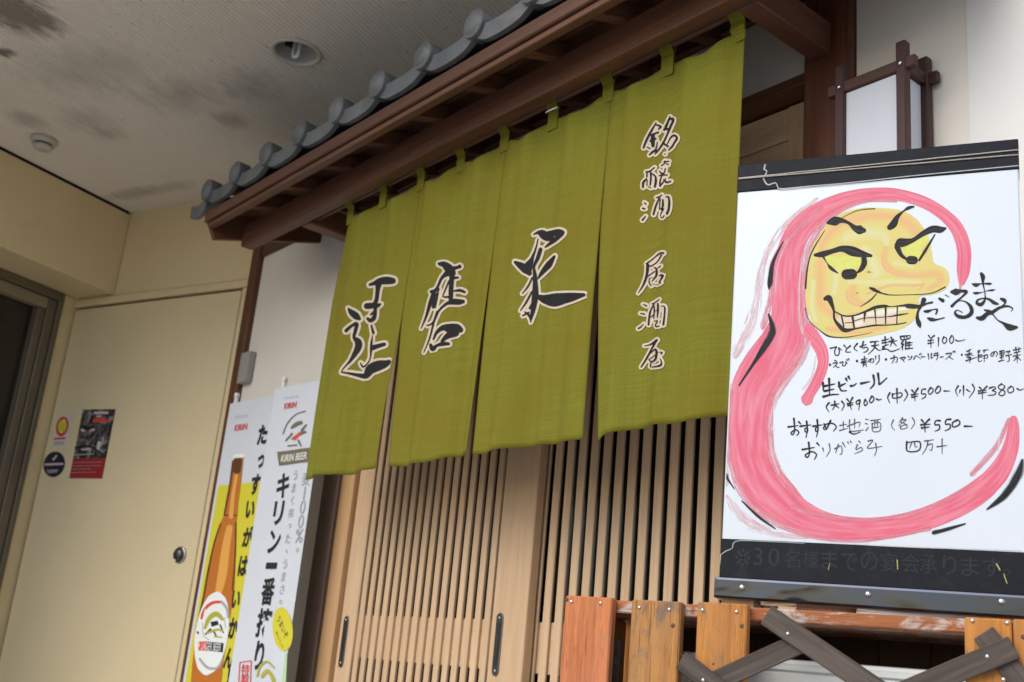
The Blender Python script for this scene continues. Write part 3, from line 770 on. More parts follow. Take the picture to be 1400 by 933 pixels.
layset('painting', M['pink'], Q([[(1042,640,30),(1048,590,56),(1050,500,60),(1020,412,58),(950,342,52),(860,293,50),(740,266,52),(620,272,58),(520,302,74),(420,356,92),(345,432,105),(310,520,112),(300,620,124),(302,720,132),(300,810,150),(275,900,185),(220,1000,215),(168,1085,205),(146,1180,188),(140,1280,182),(150,1380,180),(190,1480,186),(258,1560,176),(350,1632,140),(480,1678,108),(640,1690,96),(800,1670,96),(950,1622,100),(1090,1548,104),(1188,1462,94),(1243,1362,72),(1261,1270,52),(1262,1225,34)]]), 4, across=10)
layset('painting', M['pink_d'], Q([[(1036,655,22),(1032,690,12)], [(760,298,16),(640,296,26),(540,330,36),(450,400,56),(395,490,60),(375,600,56),(368,720,56),(372,820,70),(370,920,80),(300,1040,80),(235,1140,70),(222,1260,60),(235,1380,60),(275,1470,66),(330,1540,56)], [(400,840,70),(445,950,60),(452,1000,50),(428,1060,50),(392,1120,46),(384,1140,56)], [(440,330,40),(330,430,50),(240,560,46),(230,700,40),(200,820,50)], [(1240,1230,30),(1180,1350,40),(1090,1450,40)], [(330,1600,40),(480,1640,36),(640,1652,30),(800,1632,34),(950,1580,36),(1080,1505,36)], [(60,1120,50),(42,1280,44),(60,1420,50),(120,1550,60),(230,1650,60),(420,1725,36),(640,1738,26),(900,1690,30)]]), 6)
layset('painting', M['pink'], Q([[(392,850,60),(440,920,56),(452,985,46),(430,1055,46),(394,1118,44),(384,1138,52)]]), 12)
layset('painting', M['pink_w'], Q([[(430,420,14),(372,520,22),(352,640,18),(350,760,24),(362,850,24)], [(395,900,24),(350,1000,34),(268,1105,34),(228,1220,26),(232,1350,26),(262,1450,20)], [(420,960,12),(405,1040,18),(370,1090,22)], [(1200,1310,26),(1195,1350,20)], [(300,470,10),(262,560,14),(250,680,12)]]), 14)
face = [(560,346),(640,328),(720,328),(800,345),(862,392),(900,450),(915,520),(925,560),(975,585),(988,630),(970,672),(915,694),(862,704),(860,770),(800,832),(700,862),(600,880),(520,880),(450,860),(400,800),(378,720),(380,620),(395,520),(430,450),(490,385)]
def planar(name, poly, layer, mat, pt, parent):
    V, F = blob(smooth_poly(poly), layer, pt); return mesh(name, V, F, mat, parent)
planar('painting', [(980+x/3.1095, 180+y/3.1095) for x, y in face], 20, M['yellow'], sign_pt, bd)
layset('painting', M['orange'], Q([[(445,560,40),(455,470,60),(520,400,80),(610,365,76),(700,358,64),(790,378,76),(850,430,70),(880,500,50)], [(440,570,70),(438,660,72),(450,740,66),(520,790,40)], [(480,840,40),(600,855,36),(720,830,30)], [(720,490,40),(716,550,34),(760,596,40),(850,612,46),(930,606,50),(958,636,36),(905,668,30)], [(585,655,40),(572,695,60),(610,728,44)], [(560,790,40),(640,770,30)]]), 22)
layset('painting', M['yellow_p'], Q([[(560,450,60),(620,430,80),(700,440,70),(720,470,40)], [(640,520,80),(680,600,80),(640,640,50)], [(510,600,40),(500,680,36)], [(560,640,20),(700,640,40),(860,640,26)], [(760,560,30),(830,575,20)], [(410,640,26),(404,740,30),(420,800,30)]]), 30)
layset('painting', M['orange_d'], Q([[(704,520,14),(712,575,16),(760,606,16),(850,616,16),(915,608,14)], [(640,690,12),(740,655,12),(840,655,12),(880,650,10),(860,672,8)], [(552,680,12),(560,720,14),(610,740,14),(650,715,10)]]), 38)
A_ = lambda ss: zm(1100, 240, 5.83, ss)
B_ = lambda ss: zm(1200, 250, 4.665, ss)
C_ = lambda ss: zm(1100, 370, 8.48, ss)
D_ = lambda ss: zm(1240, 360, 8.48, ss)
layset('painting', M['yellow_e'], A_([[(190,668,50),(250,690,80),(340,700,110),(430,690,60)], [(290,745,40),(380,740,60)]]) + B_([[(170,440,24),(215,430,70),(270,390,66),(310,355,34)], [(200,462,30),(260,450,50)]]), 44)
layset('painting', M['tooth'], C_([[(375,560,90),(440,600,120),(560,600,130),(700,570,150),(850,545,160),(1000,530,160),(1090,520,140)]]), 50, cap=False)
layset('painting', M['tooth_w'], C_([[(600,535,44),(660,520,44)], [(600,625,44),(660,605,40)], [(745,505,44),(790,495,44)], [(860,490,56),(920,480,54)], [(985,475,50),(1050,465,50)], [(1110,450,44),(1180,445,34)]]), 52)
BK = A_([[(190,378,30),(240,366,74),(290,360,44),(350,380,26),(400,420,48),(440,435,74),(472,440,40)], [(300,338,5),(400,290,7),(480,272,8),(560,268,9)], [(680,415,46),(710,388,58),(740,332,36),(790,285,14),(830,260,28),(870,250,14)],
 [(85,636,26),(140,630,48),(220,606,40),(300,586,50),(380,605,78),(450,625,58),(530,642,24)], [(470,640,38),(475,700,48),(450,750,36),(420,775,16)], [(150,652,18),(180,700,7),(210,740,28),(265,780,10)], [(335,790,84),(378,788,84)], [(160,440,5),(80,570,11),(40,660,11),(18,780,13),(8,900,15)]])
BK += B_([[(120,398,26),(142,385,58),(180,380,48),(230,365,28),(290,325,34),(350,297,44),(400,300,42),(430,292,16)], [(125,412,38),(150,462,26),(186,490,16)], [(207,494,54),(230,495,54)], [(265,495,14),(300,440,18),(330,390,14),(364,332,8)], [(0,690,10),(60,715,7),(200,716,5),(340,706,7),(430,666,9)]])
BK += C_([[(240,330,46),(280,322,74),(310,380,52),(340,470,28),(345,560,28),(400,640,46),(470,695,50),(600,675,20),(800,640,22),(950,635,14),(1080,625,15),(1180,605,12)], [(340,470,14),(450,525,18),(570,525,18),(700,480,24),(820,430,38),(930,415,36),(1000,420,11),(1130,410,24),(1220,405,38),(1330,425,46)],
 [(570,590,9),(700,555,11),(950,540,11),(1080,520,22),(1200,500,10)], [(430,530,18),(455,650,20)], [(555,530,28),(575,660,22)], [(700,490,32),(690,600,8)], [(815,460,20),(830,630,8)], [(940,440,24),(940,620,14)], [(1075,430,16),(1070,615,14)], [(470,610,10),(560,605,10)],
 [(760,205,26),(810,226,42),(860,255,22),(960,280,12),(1000,290,5)], [(835,270,12),(760,350,16),(650,420,8)], [(10,440,11),(30,530,9),(80,610,9),(170,690,11),(260,755,18),(350,775,14),(480,775,11),(650,750,7),(780,720,4)]])
BK += D_([[(195,428,60),(168,490,36),(130,560,26),(120,640,42),(140,705,56),(155,750,12)], [(0,505,36),(80,510,42),(150,500,36),(230,470,22),(292,456,26)], [(200,560,22),(240,560,38),(300,540,12),(350,540,22),(336,590,20)], [(245,640,26),(285,655,46),(350,655,20),(432,634,14)], [(375,412,28),(415,435,46)], [(445,370,12),(490,395,8)],
 [(520,335,36),(565,335,78),(620,325,38),(690,332,36),(640,390,22),(570,450,28),(520,500,34)], [(520,492,16),(600,440,11),(680,450,18),(740,510,42),(745,580,48),(680,625,42),(600,620,42),(556,580,28),(582,546,12),(640,572,12)],
 [(755,240,12),(800,255,46),(860,240,12),(950,240,28),(980,240,12)], [(770,345,14),(800,350,32),(870,340,7),(940,320,12),(985,315,24),(1020,310,8)], [(862,125,38),(880,160,54),(880,230,24),(900,330,12),(905,420,22),(860,480,42),(810,465,34),(820,430,22),(880,410,16),(950,420,28),(1010,460,42),(1055,475,20)],
 [(815,635,34),(870,640,58),(930,590,48),(990,570,42),(1080,515,32),(1170,500,22),(1225,530,14),(1205,560,6)], [(900,545,18),(960,565,42),(1000,600,18),(1050,660,16),(1120,700,32),(1190,745,78),(1270,745,34)], [(1090,415,28),(1130,435,48),(1135,470,18),(1090,500,8)]])
layset('brushwork', M['brush'], BK, 60, step=1.2, across=3)
layset('brushwork', M['brush_d'], Q([[(282,470,6),(240,555,18),(226,640,30),(222,668,10)], [(222,780,12),(238,840,34),(225,880,40),(162,978,20),(95,1080,8)], [(40,1463,22),(48,1480,14),(75,1520,5)], [(108,1572,8),(180,1640,16),(248,1688,7)], [(925,1705,24),(990,1688,20),(1055,1668,8)], [(1150,1606,10),(1225,1545,40),(1280,1460,44),(1298,1400,16)]]), 160, step=1.5, across=5)
# handwriting: each character stroke by stroke
def hw(ox, oy, sc, wd, chars):
    out = []
    for s in chars:
        n = len(s); q = []
        for i, p in enumerate(s):
            k = 1.25 if i == 0 else (.55 if i == n-1 else .85)
            q.append((ox+p[0]/sc, oy+p[1]/sc, wd*k/sc))
        out.append(q)
    return out
def dot(x, y): return [(x, y), (x+4, y+1)]
T = []
T += hw(1120, 450, 7.77, 15, [[(120,205),(150,200),(185,190),(165,230),(170,275),(200,280),(215,240),(205,200),(225,215),(240,225)], [(265,175),(290,205)], [(330,180),(290,215),(285,245),(335,245)], [(405,155),(370,205),(405,235)], [(435,190),(500,165)], [(470,135),(455,200),(500,195),(520,215),(500,240),(470,250)],
 [(545,140),(630,130)], [(560,180),(635,170)], [(595,140),(580,210),(520,270)], [(590,190),(620,220),(650,230)],
 [(670,125),(740,105)], [(700,85),(705,180)], [(670,150),(735,140)], [(675,190),(735,165)], [(690,200),(665,220),(720,215),(770,240),(855,210)], [(765,90),(770,130)], [(745,135),(825,125)], [(785,110),(755,185)], [(785,140),(820,180)],
 [(865,80),(965,70)], [(865,80),(875,115),(960,100),(965,70)], [(900,80),(905,110)], [(930,75),(932,105)], [(890,130),(870,160),(900,160),(870,195)], [(885,170),(885,225)], [(920,130),(915,220)], [(925,150),(990,145)], [(925,175),(985,170)], [(920,210),(995,205)], [(955,140),(955,210)]])
T += hw(1120, 450, 7.77, 12, [[(165,335),(190,345)], [(150,365),(195,360),(150,410)], [(175,390),(195,410),(215,405)], [(220,360),(255,350),(245,385),(265,395),(285,370),(280,345),(300,370)], [(295,325),(305,340)], [(312,318),(322,333)],
 [(450,325),(510,315)], [(480,295),(485,350)], [(455,345),(505,335)], [(445,360),(515,350)], [(470,365),(465,405)], [(470,365),(495,360),(500,405)], [(470,383),(497,378)], [(550,320),(540,355),(525,340),(545,320),(575,320),(580,345),(555,360)], [(600,290),(600,325)], [(635,280),(635,340),(600,380)],
 [(760,315),(825,300),(825,350),(810,355)], [(795,285),(795,325),(770,365)], [(860,310),(915,300),(890,335)], [(880,320),(905,350)], [(945,290),(960,305)], [(985,290),(970,320),(945,330)], [(1005,320),(1030,285),(1080,320)], [(1065,270),(1072,280)], [(1080,262),(1087,272)]])
T += hw(1120, 450, 7.77, 26, [dot(118,382), dot(405,343), dot(712,325)]) + hw(1260, 450, 7.77, 22, [dot(430,275)])
T += hw(1260, 450, 7.77, 12, [[(0,297),(40,297)], [(70,265),(75,325)], [(105,260),(100,315),(120,300)], [(135,265),(175,250)], [(130,285),(185,275)], [(165,255),(170,300),(155,330)], [(200,300),(235,295)], [(260,265),(320,260),(255,325)], [(290,295),(335,325)], [(335,240),(345,255)], [(350,235),(360,250)],
 [(480,240),(525,215)], [(465,275),(535,255)], [(505,225),(505,300)], [(505,265),(475,300)], [(510,265),(550,285)], [(490,305),(525,300),(505,320)], [(515,315),(510,360)], [(470,340),(590,300)],
 [(600,235),(625,225)], [(600,250),(620,245)], [(610,235),(600,265)], [(655,230),(710,220)], [(670,225),(660,255)], [(600,285),(640,275),(640,310)], [(605,300),(638,295)], [(605,275),(605,345),(640,335)], [(660,285),(700,275),(695,310),(680,310)], [(665,285),(665,350)],
 [(770,255),(755,290),(735,285),(745,255),(785,240),(805,260),(790,295)], [(830,240),(875,230),(870,275),(835,280),(830,240)], [(835,260),(872,253)], [(850,240),(850,340)], [(835,305),(875,295)], [(820,345),(880,330)], [(900,245),(940,235),(915,265)], [(895,285),(960,270)], [(925,280),(930,335),(905,350)],
 [(975,225),(1060,210)], [(1000,195),(1005,240)], [(1035,200),(1030,240)], [(985,255),(1050,240)], [(975,290),(1055,275)], [(1015,250),(1015,360)], [(1010,300),(980,340)], [(1020,300),(1055,335)]])
T += hw(1260, 450, 7.77, 14, [[(75,70),(100,110)], [(135,70),(100,110),(100,200)], [(70,125),(130,118)], [(70,155),(130,145)], [(180,95),(178,185)], [(235,85),(220,130),(240,155),(265,130),(260,95),(235,85)], [(320,70),(295,120),(315,155),(340,120),(335,85),(320,70)], [(365,120),(395,130),(460,115)]])
T += hw(1120, 450, 7.77, 22, [[(40,575),(45,660)], [(45,610),(165,585)], [(105,530),(110,700)], [(60,660),(155,640)], [(45,720),(120,700),(205,695)], [(210,570),(215,610),(235,655),(290,655)], [(210,610),(280,580)], [(285,530),(295,555)], [(312,508),(325,535)], [(335,605),(362,603),(395,580)], [(445,580),(535,560)], [(575,495),(585,560),(575,600),(540,635)], [(625,475),(635,560),(640,590),(720,520)]])
T += hw(1120, 450, 7.77, 16, [[(105,785),(75,830),(105,880)], [(130,810),(210,795)], [(165,770),(165,815),(140,860)], [(170,810),(210,840)], [(240,770),(265,810),(240,865)], [(295,745),(330,785)], [(355,730),(330,785),(340,855)], [(300,795),(360,785)], [(305,815),(360,805)], [(430,755),(395,770),(400,800),(430,785),(435,755),(420,860)], [(490,750),(475,790),(490,815),(512,785),(490,750)], [(560,715),(535,760),(550,785),(580,755),(575,720),(560,715)], [(610,745),(635,755),(660,745)],
 [(750,680),(728,730),(750,785)], [(780,690),(785,735),(870,720),(870,680),(780,695)], [(825,635),(828,790)], [(915,650),(938,700),(900,765)], [(985,650),(1015,690)], [(1050,630),(1015,690),(1018,765)], [(980,700),(1050,690)], [(985,725),(1045,715)]])
T += hw(1260, 450, 7.77, 15, [[(40,640),(5,645),(0,690),(40,690),(40,720),(0,745)], [(95,625),(70,665),(85,695),(120,665),(115,630),(95,625)], [(175,610),(145,655),(165,685),(200,650),(195,615),(175,610)], [(240,660),(300,660)], [(390,605),(362,655),(385,715)], [(445,605),(445,710)], [(410,650),(400,680)], [(480,645),(515,670)], [(540,590),(560,645),(505,730)], [(615,620),(650,655)], [(695,610),(650,660),(645,745)], [(605,660),(690,650)], [(605,685),(690,672)], [(720,630),(770,615),(785,635),(750,655),(790,670),(770,700),(705,705)], [(850,585),(815,610),(830,640),(880,660),(880,695),(845,710),(820,690),(850,650),(885,615),(850,585)], [(950,610),(915,640),(930,680),(975,660),(970,620),(950,610)], [(1015,635),(1045,650),(1080,637)]])
layset('handwriting', M['brush'], T, 60, step=1.0, across=2)
T = hw(1070, 560, 5.185, 12, [[(40,125),(110,115)], [(80,65),(85,150),(70,180),(60,165),(95,145),(115,165),(100,185)], [(115,90),(130,105)], [(125,120),(200,110)], [(170,85),(175,150),(160,160),(160,135),(178,140),(165,200)], [(215,120),(280,110)], [(245,75),(250,145),(235,155),(235,130),(252,135),(240,195)], [(295,105),(310,140)], [(340,80),(310,140),(290,135),(310,105),(355,100),(380,125),(360,155)],
 [(475,160),(505,175),(550,160)], [(985,75),(1010,105)], [(1040,70),(1010,105),(1010,160)], [(980,110),(1045,105)], [(985,132),(1040,125)], [(1115,80),(1085,82),(1080,110),(1110,110),(1110,140),(1080,155)], [(1190,70),(1160,75),(1155,105),(1185,105),(1185,135),(1150,152)], [(1240,75),(1205,95),(1210,125),(1250,110),(1255,85),(1240,75)], [(1290,120),(1345,120)], [(140,285),(225,270)], [(185,235),(190,310),(175,340),(160,325),(205,300),(240,320),(225,355)], [(245,240),(262,258)], [(880,230),(885,295),(965,290),(970,230),(880,235)]])
layset('handwriting', M['brush'], T, 60, step=1.0, across=2)
T = hw(1070, 560, 5.185, 8, [[(405,115),(455,105)], [(430,90),(430,140)], [(405,150),(460,135)], [(475,75),(480,150),(545,150),(575,145)], [(460,120),(545,90),(540,125)], [(510,70),(510,135)], [(590,70),(610,75)], [(588,100),(605,105)], [(590,150),(610,125)], [(625,80),(695,70)], [(635,100),(640,155),(690,150),(690,95),(635,100)], [(655,80),(652,120)], [(672,78),(672,120)], [(645,130),(685,125)],
 [(785,75),(772,115),(795,150)], [(850,60),(825,95)], [(840,75),(875,75),(820,115)], [(840,90),(885,110)], [(835,120),(840,140),(880,130),(875,110),(835,120)], [(920,60),(935,95),(910,140)], [(285,275),(290,300)], [(330,245),(335,290),(310,335)], [(370,280),(415,260),(420,310),(405,320)], [(395,250),(375,310)], [(425,235),(445,270)], [(462,232),(468,245)], [(480,225),(488,240)], [(540,225),(555,240)], [(530,250),(520,285),(555,270),(565,290),(510,315)], [(605,225),(640,220),(600,270),(625,275),(705,262)], [(660,240),(665,290),(650,330)],
 [(915,235),(900,275)], [(935,235),(940,265),(955,265)], [(1005,225),(1070,215)], [(1030,225),(1020,270),(990,320)], [(1025,255),(1060,245),(1055,290),(1040,285)], [(1095,265),(1165,255)], [(1130,210),(1130,315)]])
layset('handwriting', M['brush_g'], T, 60, step=1.0, across=2)
# worn writing on the lower band, torn tape edges, cords
M['ghost'] = ink('ghost_lettering', (.022, .025, .031), .7)
tp = Type()
for chx, x, y in [('※',120,110),('3',190,105),('0',262,108),('名',345,115),('様',430,115),('ま',515,120),('で',605,130),('の',695,125),('宴',785,130),('会',885,135),('承',965,140),('り',1062,145),('ま',1155,150),('す',1255,155),('。',1322,176)]:
    l = SF.px(980+x/3.333, 730+y/3.333)
    tp.put(chx, lambda u, v, l=l: SF.p(l.x+u, -.00262, l.z+v), w=None if chx in '30り。' else .0235, h=.027 if chx not in '。' else .009)
tp.build('worn_lettering', M['ghost'], sg)['kind'] = 'stuff'
M['chip'] = ink('torn_tape_edge', (.42, .43, .44), .7, vary=.1)
zz_ = lambda ss: zm(960, 160, 6.667, ss)
layset('torn_edge', M['chip'], zz_([[(575,435,10),(566,480,14),(590,492,8),(576,530,10),(560,552,9),(566,580,12),(600,620,12),(668,602,8),(690,640,10),(725,656,10),(1000,630,8),(1333,602,8),(2000,530,8),(2880,445,8)]]) + zm(980, 730, 3.333, [[(20,95,3),(40,80,4),(70,66,3),(75,45,4),(95,33,3),(160,32,3),(400,44,2)], [(620,48,3),(900,62,4),(1390,78,3)]]), 3, pt=band_pt, across=2, parent=sg)
M['chip2'] = ink('yellow_scuff', (.42, .38, .14), .8)
layset('scuff', M['chip2'], zm(980, 730, 3.333, [[(822,120,5),(824,162,4)], [(1275,138,7),(1290,165,6)], [(1308,185,4),(1322,225,5)], [(18,95,5),(14,140,4)], [(515,135,2),(508,165,3)]]), 8, pt=band_pt, across=2, parent=sg)
M['cord'] = plain('cord', (.50, .45, .39), .9, .2, 200, bump=.5, bscale=900)
for a, b in (((1010, 244.5), (1393, 205.5)), ((1010, 245.5), (1393, 212))):
    pts = [band_pt(a[0]+(b[0]-a[0])*i/14, a[1]+(b[1]-a[1])*i/14+random.uniform(-.25, .25), 0)-SF.y*.0011 for i in range(15)]
    tube('cord', pts, .0011, M['cord'], sg, n=6)

# ------------------------------------------------------------------ slatted cover over the air conditioner
ko = CAMPOS + ray(981, 832)*1.6
KF = Frame((ko.x, ko.y, 0), HA-HF)
KD = .30; S0, S1 = -.247, .56
M['kwood'] = wood('orange_stained_board', (.60, .24, .055), (.40, .135, .03), 'z', .55, .55, wear=((.34, .25, .17), 17.0, .8, .50))
M['kwood2'] = wood('orange_stained_board_worn', (.62, .28, .075), (.44, .17, .04), 'z', .55, .5, wear=((.20, .155, .12), 15.0, .85, .49))
M['kwood3'] = wood('orange_board_reddened', (.66, .245, .10), (.50, .17, .05), 'z', .5, .6, wear=((.30, .2, .12), 19.0, .7, .53))
M['kwoodx'] = wood('orange_top_board', (.52, .17, .05), (.34, .10, .03), 'x', .55, .6, wear=((.56, .52, .48), 24.0, .9, .51))
M['kwoodin'] = wood('brown_back_board', (.10, .055, .03), (.05, .026, .015), 'z', .7, .6)
def weathered(name, c, c2, grey, axis, thr, seed):
    m, N, L, bs = _new(name)
    s = {'x': (1, 22, 22), 'z': (22, 22, 1)}[axis]; s2 = {'x': (.45, 1, 1), 'z': (1, 1, .45)}[axis]
    v = _coords(N, L, tuple(k*1.6 for k in s)); vf = _coords(N, L, tuple(k*7 for k in s)); vb = _coords(N, L, s2)
    g = _noise(N, L, v, 1.8, 7, .65, .8); fn = _noise(N, L, vf, 2.2, 3, .6); bg = _noise(N, L, vb, 26, 7, .7, 1.1); tone = _noise(N, L, vb, 9, 3, .5, .5)
    col = _ramp(N, L, g, [(.30, c2), (.56, c), (.80, mul(c, 1.18))])
    col = _mix(N, L, _ramp(N, L, tone, [(.35, (.55,)*3), (.6, (0, 0, 0))]), col, (c[0]*.72, c[1]*.85, c[2]*1.2))
    col = _mix(N, L, _ramp(N, L, bg, [(thr, (0, 0, 0)), (thr+.10, (.75,)*3)]), col, grey)
    col = _mix(N, L, _ramp(N, L, fn, [(.30, (.75,)*3), (.44, (0, 0, 0))]), col, mul(c2, .45))
    L.new(col, bs.inputs['Base Color']); bs.inputs['Roughness'].default_value = .78; bs.inputs['Specular IOR Level'].default_value = .2
    _bump(N, L, bs, _math(N, L, 'ADD', g, fn), .6, .0022)
    return m
M['kwood'] = weathered('orange_stained_board', (.58, .245, .062), (.36, .13, .033), (.24, .17, .11), 'z', .56, 1)
M['kwood2'] = weathered('orange_board_greyed', (.52, .245, .075), (.31, .13, .04), (.17, .135, .11), 'z', .50, 2)
M['kwood3'] = weathered('orange_board_reddened', (.64, .225, .09), (.43, .135, .05), (.30, .2, .13), 'z', .54, 3)
M['kwoodx'] = weathered('orange_top_board', (.46, .16, .055), (.28, .085, .03), (.58, .54, .50), 'x', .48, 4)
M['lath'] = wood('grey_lath', (.16, .128, .108), (.06, .046, .038), 'x', .8, 1.2, contrast=1.4, spec=.2)
kc_ = thing('air_conditioner_cover', 'orange slatted wooden cover with grey crossed laths below the menu board', 'wooden cover', KF)
zt_ = Z(.1285)
box('top_board', KF, S0+.001, S1, .0185, KD, zt_-.020, zt_-.0015, M['kwoodx'], kc_, bev=.002)
def screw(l, parent, r=.0029):
    lathe('screw', KF.p(l.x, l.y, l.z), -KF.y, [(r, 0), (r, .0006), (r*.7, .0014), (0, .0016)], M['steel'], parent, n=10)
knot = plain('wood_knot', (.10, .045, .03), .6)
for (a, b, mt, scr, kn) in [(-.247, -.167, 'kwood3', [(781, 823), (821, 825)], [(775, 820, 3.0)]), (-.135, -.0565, 'kwood2', [(874, 831), (915, 833.5)], [(920, 855.5, 3.2)]), (-.031, .0435, 'kwood', [(960.5, 834.5), (1007, 837)], [(1014, 856, 3.0), (975.5, 908, 1.6)]),
                         (.3335, .390, 'kwood', [(1329.5, 849), (1387, 852.5)], []), (.3915, .47, 'kwood', [], [(1399, 871, 3)]), (.50, .56, 'kwood2', [], [])]:
    bo = box('front_board', KF, a, b, 0, .018, .03, zt_+random.uniform(-.001, .001), M[mt], kc_, bev=.0022)
    for (px, py) in scr:
        l = KF.px(px, py); l.x = min(max(l.x, a+.005), b-.005); l.y = -.0002; screw(l, bo)
    for (px, py, r) in kn:
        l = KF.px(px, py); rr = r/1513*1.6
        lathe('knot', KF.p(l.x, -.0002, l.z), -KF.y, [(rr, 0), (rr*.8, .0003), (0, .0004)], knot, bo, n=12)
for i in range(3): box('side_board', KF, S0+.002, S0+.018, .022+.1*i, .022+.1*i+.078, .03, zt_-.021, M['kwood'], kc_, bev=.002)
for (a, y) in ((S0+.022, .024), (S1-.04, .024), (S0+.022, KD-.05), (S1-.04, KD-.05)):
    box('corner_leg', KF, a, a+.035, y, y+.035, .05, zt_-.0215, M['kwood'], kc_, bev=.002)
for i in range(10):
    a = S0+.02+i*.078
    if a+.07 < S1: box('back_board', KF, a, a+.0775, KD+.001, KD+.013, .03, zt_-.003, M['kwoodin'], kc_, bev=.002)
def lath(p0, p1, wd, y, ends=True):
    a = KF.px(*p0); b = KF.px(*p1); d = Vector((b.x-a.x, 0, b.z-a.z)); ln = d.length; ang = math.atan2(d.z, d.x)
    bm = bmesh.new(); bmesh.ops.create_cube(bm, size=1)
    for v in bm.verts: v.co = Vector(((v.co.x+.5)*ln, v.co.y*.0065, v.co.z*wd))
    bmesh.ops.bevel(bm, geom=bm.edges[:], offset=.0012, segments=1, affect='EDGES')
    T = Matrix.Translation((a.x, y, a.z)) @ Matrix.Rotation(-ang, 4, 'Y')
    me = bpy.data.meshes.new('lath'); bm.to_mesh(me); bm.free()
    o = link_mesh('lath', me, M['lath'], kc_); o.matrix_local = T
    return o
LATHS = [((1051, 842), (1262, 985), .030, -.011), ((1094, 880), (900, 968), .028, -.0038), ((935, 903), (1060, 1000), .028, -.011+.0005), ((1388, 886), (1180, 972), .029, -.011), ((1345, 866), (1440, 990), .029, -.0038)]
lo_ = [lath(*q) for q in LATHS]
for (px, py), li, yy in (((1081, 868), 0, -.0145), ((966, 931), 2, -.0145), ((1352, 899), 3, -.0145), ((1373, 930), 4, -.0075)):
    l = KF.px(px, py); l.y = yy; screw(l, kc_, .003)
box('inner_stick', KF, *sorted((KF.px(838, 900, .05).x, KF.px(846, 900, .05).x)), .05, .062, .05, KF.px(843, 874, .05).z, M['lath'], kc_, bev=.001)
# the unit inside
ac = thing('air_conditioner', 'pale grey air conditioner casing inside the slatted cover', 'air conditioner', Frame(KF.p(.15, .15, .0), KF.ang))
M['acw'] = plain('ac_casing', (.62, .64, .62), .4, .04, 3, dirt=((.4, .38, .33), 9, .2))
zA = KF.px(1100, 903, .07).z
cs = box('casing', KF, -.105, .50, .07, .24, .09, zA, M['acw'], ac, bev=.006, seg=2)
zg = KF.px(1080, 920.5, .07).z
for i in range(9):
    z1 = zg-.0365*i
    if z1 > .14: box('panel', KF, -.103, .498, .066, .0695, z1-.0340, z1, M['acw'], ac, bev=.0015)
box('panel', KF, -.103, .498, .066, .0695, zg+.003, zA-.008, M['acw'], ac, bev=.0015)
l = KF.px(931.5, 897.5, .064); lathe('screw', KF.p(l.x, .066, l.z), -KF.y, [(.006, 0), (.006, .002), (.003, .004), (0, .004)], M['steel'], ac, n=12)
for xx in (-.06, .42): box('foot', KF, xx, xx+.05, .075, .23, .05, .092, M['greypl'], ac, bev=.003)
# small block the sign rests on
l0 = KF.px(963, 824, .06); l1 = KF.px(1006, 824, .06)
zs = (SF.p(.03, .03, -.0915)).z
b_ = SF.inv(KF.p(0, 0, 0))
for nm, xx, lb in (('left', .0, 'pale wood block under the end of the menu board facing the slatted door'), ('right', SW-.07, 'pale wood block under the end of the menu board facing away from the door')):
    P0 = SF.p(xx, .03, 0); blf = Frame((P0.x, P0.y, zt_), SF.ang)
    o = box('spacer_block', blf, 0, .05, -.02, .03, -.0012, SF.p(xx+.02, 0, -.0915).z-zt_+.002, M['hinokix'], None, bev=.001)
    tag(o, lb, 'wood block')

# ------------------------------------------------------------------ two beer banners
def flagset(name, label, top, ylev, width, wave, zbot, flip=1):
    P = at_y(*top, ylev); fr = Frame((P.x, P.y, 0), math.radians(-46)-HF)
    t = thing(name, label, 'banner', fr, None)
    ztop = P.z
    tube('pole', [fr.p(0, 0, .0), fr.p(0, 0, ztop+.022)], .0085, M['whitepl'], t, n=10)
    lathe('pole_cap', fr.p(0, 0, ztop+.020), (0, 0, 1), [(.0105, 0), (.0105, .012), (.007, .018), (0, .019)], M['whitepl'], t, n=12)
    tube('cross_bar', [fr.p(-.004, .0, ztop-.012), fr.p(width+.01, .0, ztop-.012)], .004, M['whitepl'], t, n=8)
    lathe('base', fr.p(0, 0, 0), (0, 0, 1), [(.14, .05), (.14, .075), (.03, .10), (.02, .16), (.012, .17)], M['greypl'], t, n=24)
    return t, fr, ztop
def wavef(a, ph):
    a *= .22
    return lambda x, z: -.0105+a*math.sin(2*math.pi*x/.17+ph+z*1.3)-a*math.sin(ph+z*1.3)*(1-min(1, x/.05))
M['flagw'] = plain('banner_white', (.56, .59, .63), .75, .05, 3)
M['flagy'] = ink('banner_yellow', (.58, .52, .035), .7)
M['fblack'] = ink('banner_black', (.016, .016, .017), .75)
M['fgrey'] = ink('banner_grey', (.33, .35, .36), .75)
M['fred'] = ink('banner_red', (.62, .06, .04), .7)
M['amber'] = ink('bottle_amber', (.44, .135, .010), .6, vary=.03)
M['amberd'] = ink('bottle_dark', (.10, .035, .012), .6)
M['amberl'] = ink('bottle_light', (.66, .33, .07), .6)
M['lwhite'] = ink('label_white', (.72, .74, .72), .7)
M['olive'] = ink('emblem_olive', (.38, .36, .05), .7)
M['obrown'] = ink('box_brown', (.16, .13, .08), .7)
M['fgreen'] = ink('banner_green', (.42, .58, .35), .7)
def flag(fr, t, x0, x1, z0, z1, wf, mat, name='cloth', lay=0, parent=None):
    V, F = [], []; nx, nz = 26, 40
    for j in range(nz+1):
        for i in range(nx+1):
            x = x0+(x1-x0)*i/nx; z = z0+(z1-z0)*j/nz
            V.append(fr.p(x, wf(x, z)-.0008*lay, z))
    for j in range(nz):
        for i in range(nx):
            a = j*(nx+1)+i; F.append((a, a+1, a+nx+2, a+nx+1))
    return mesh(name, V, F, mat, parent or t, smooth=True)
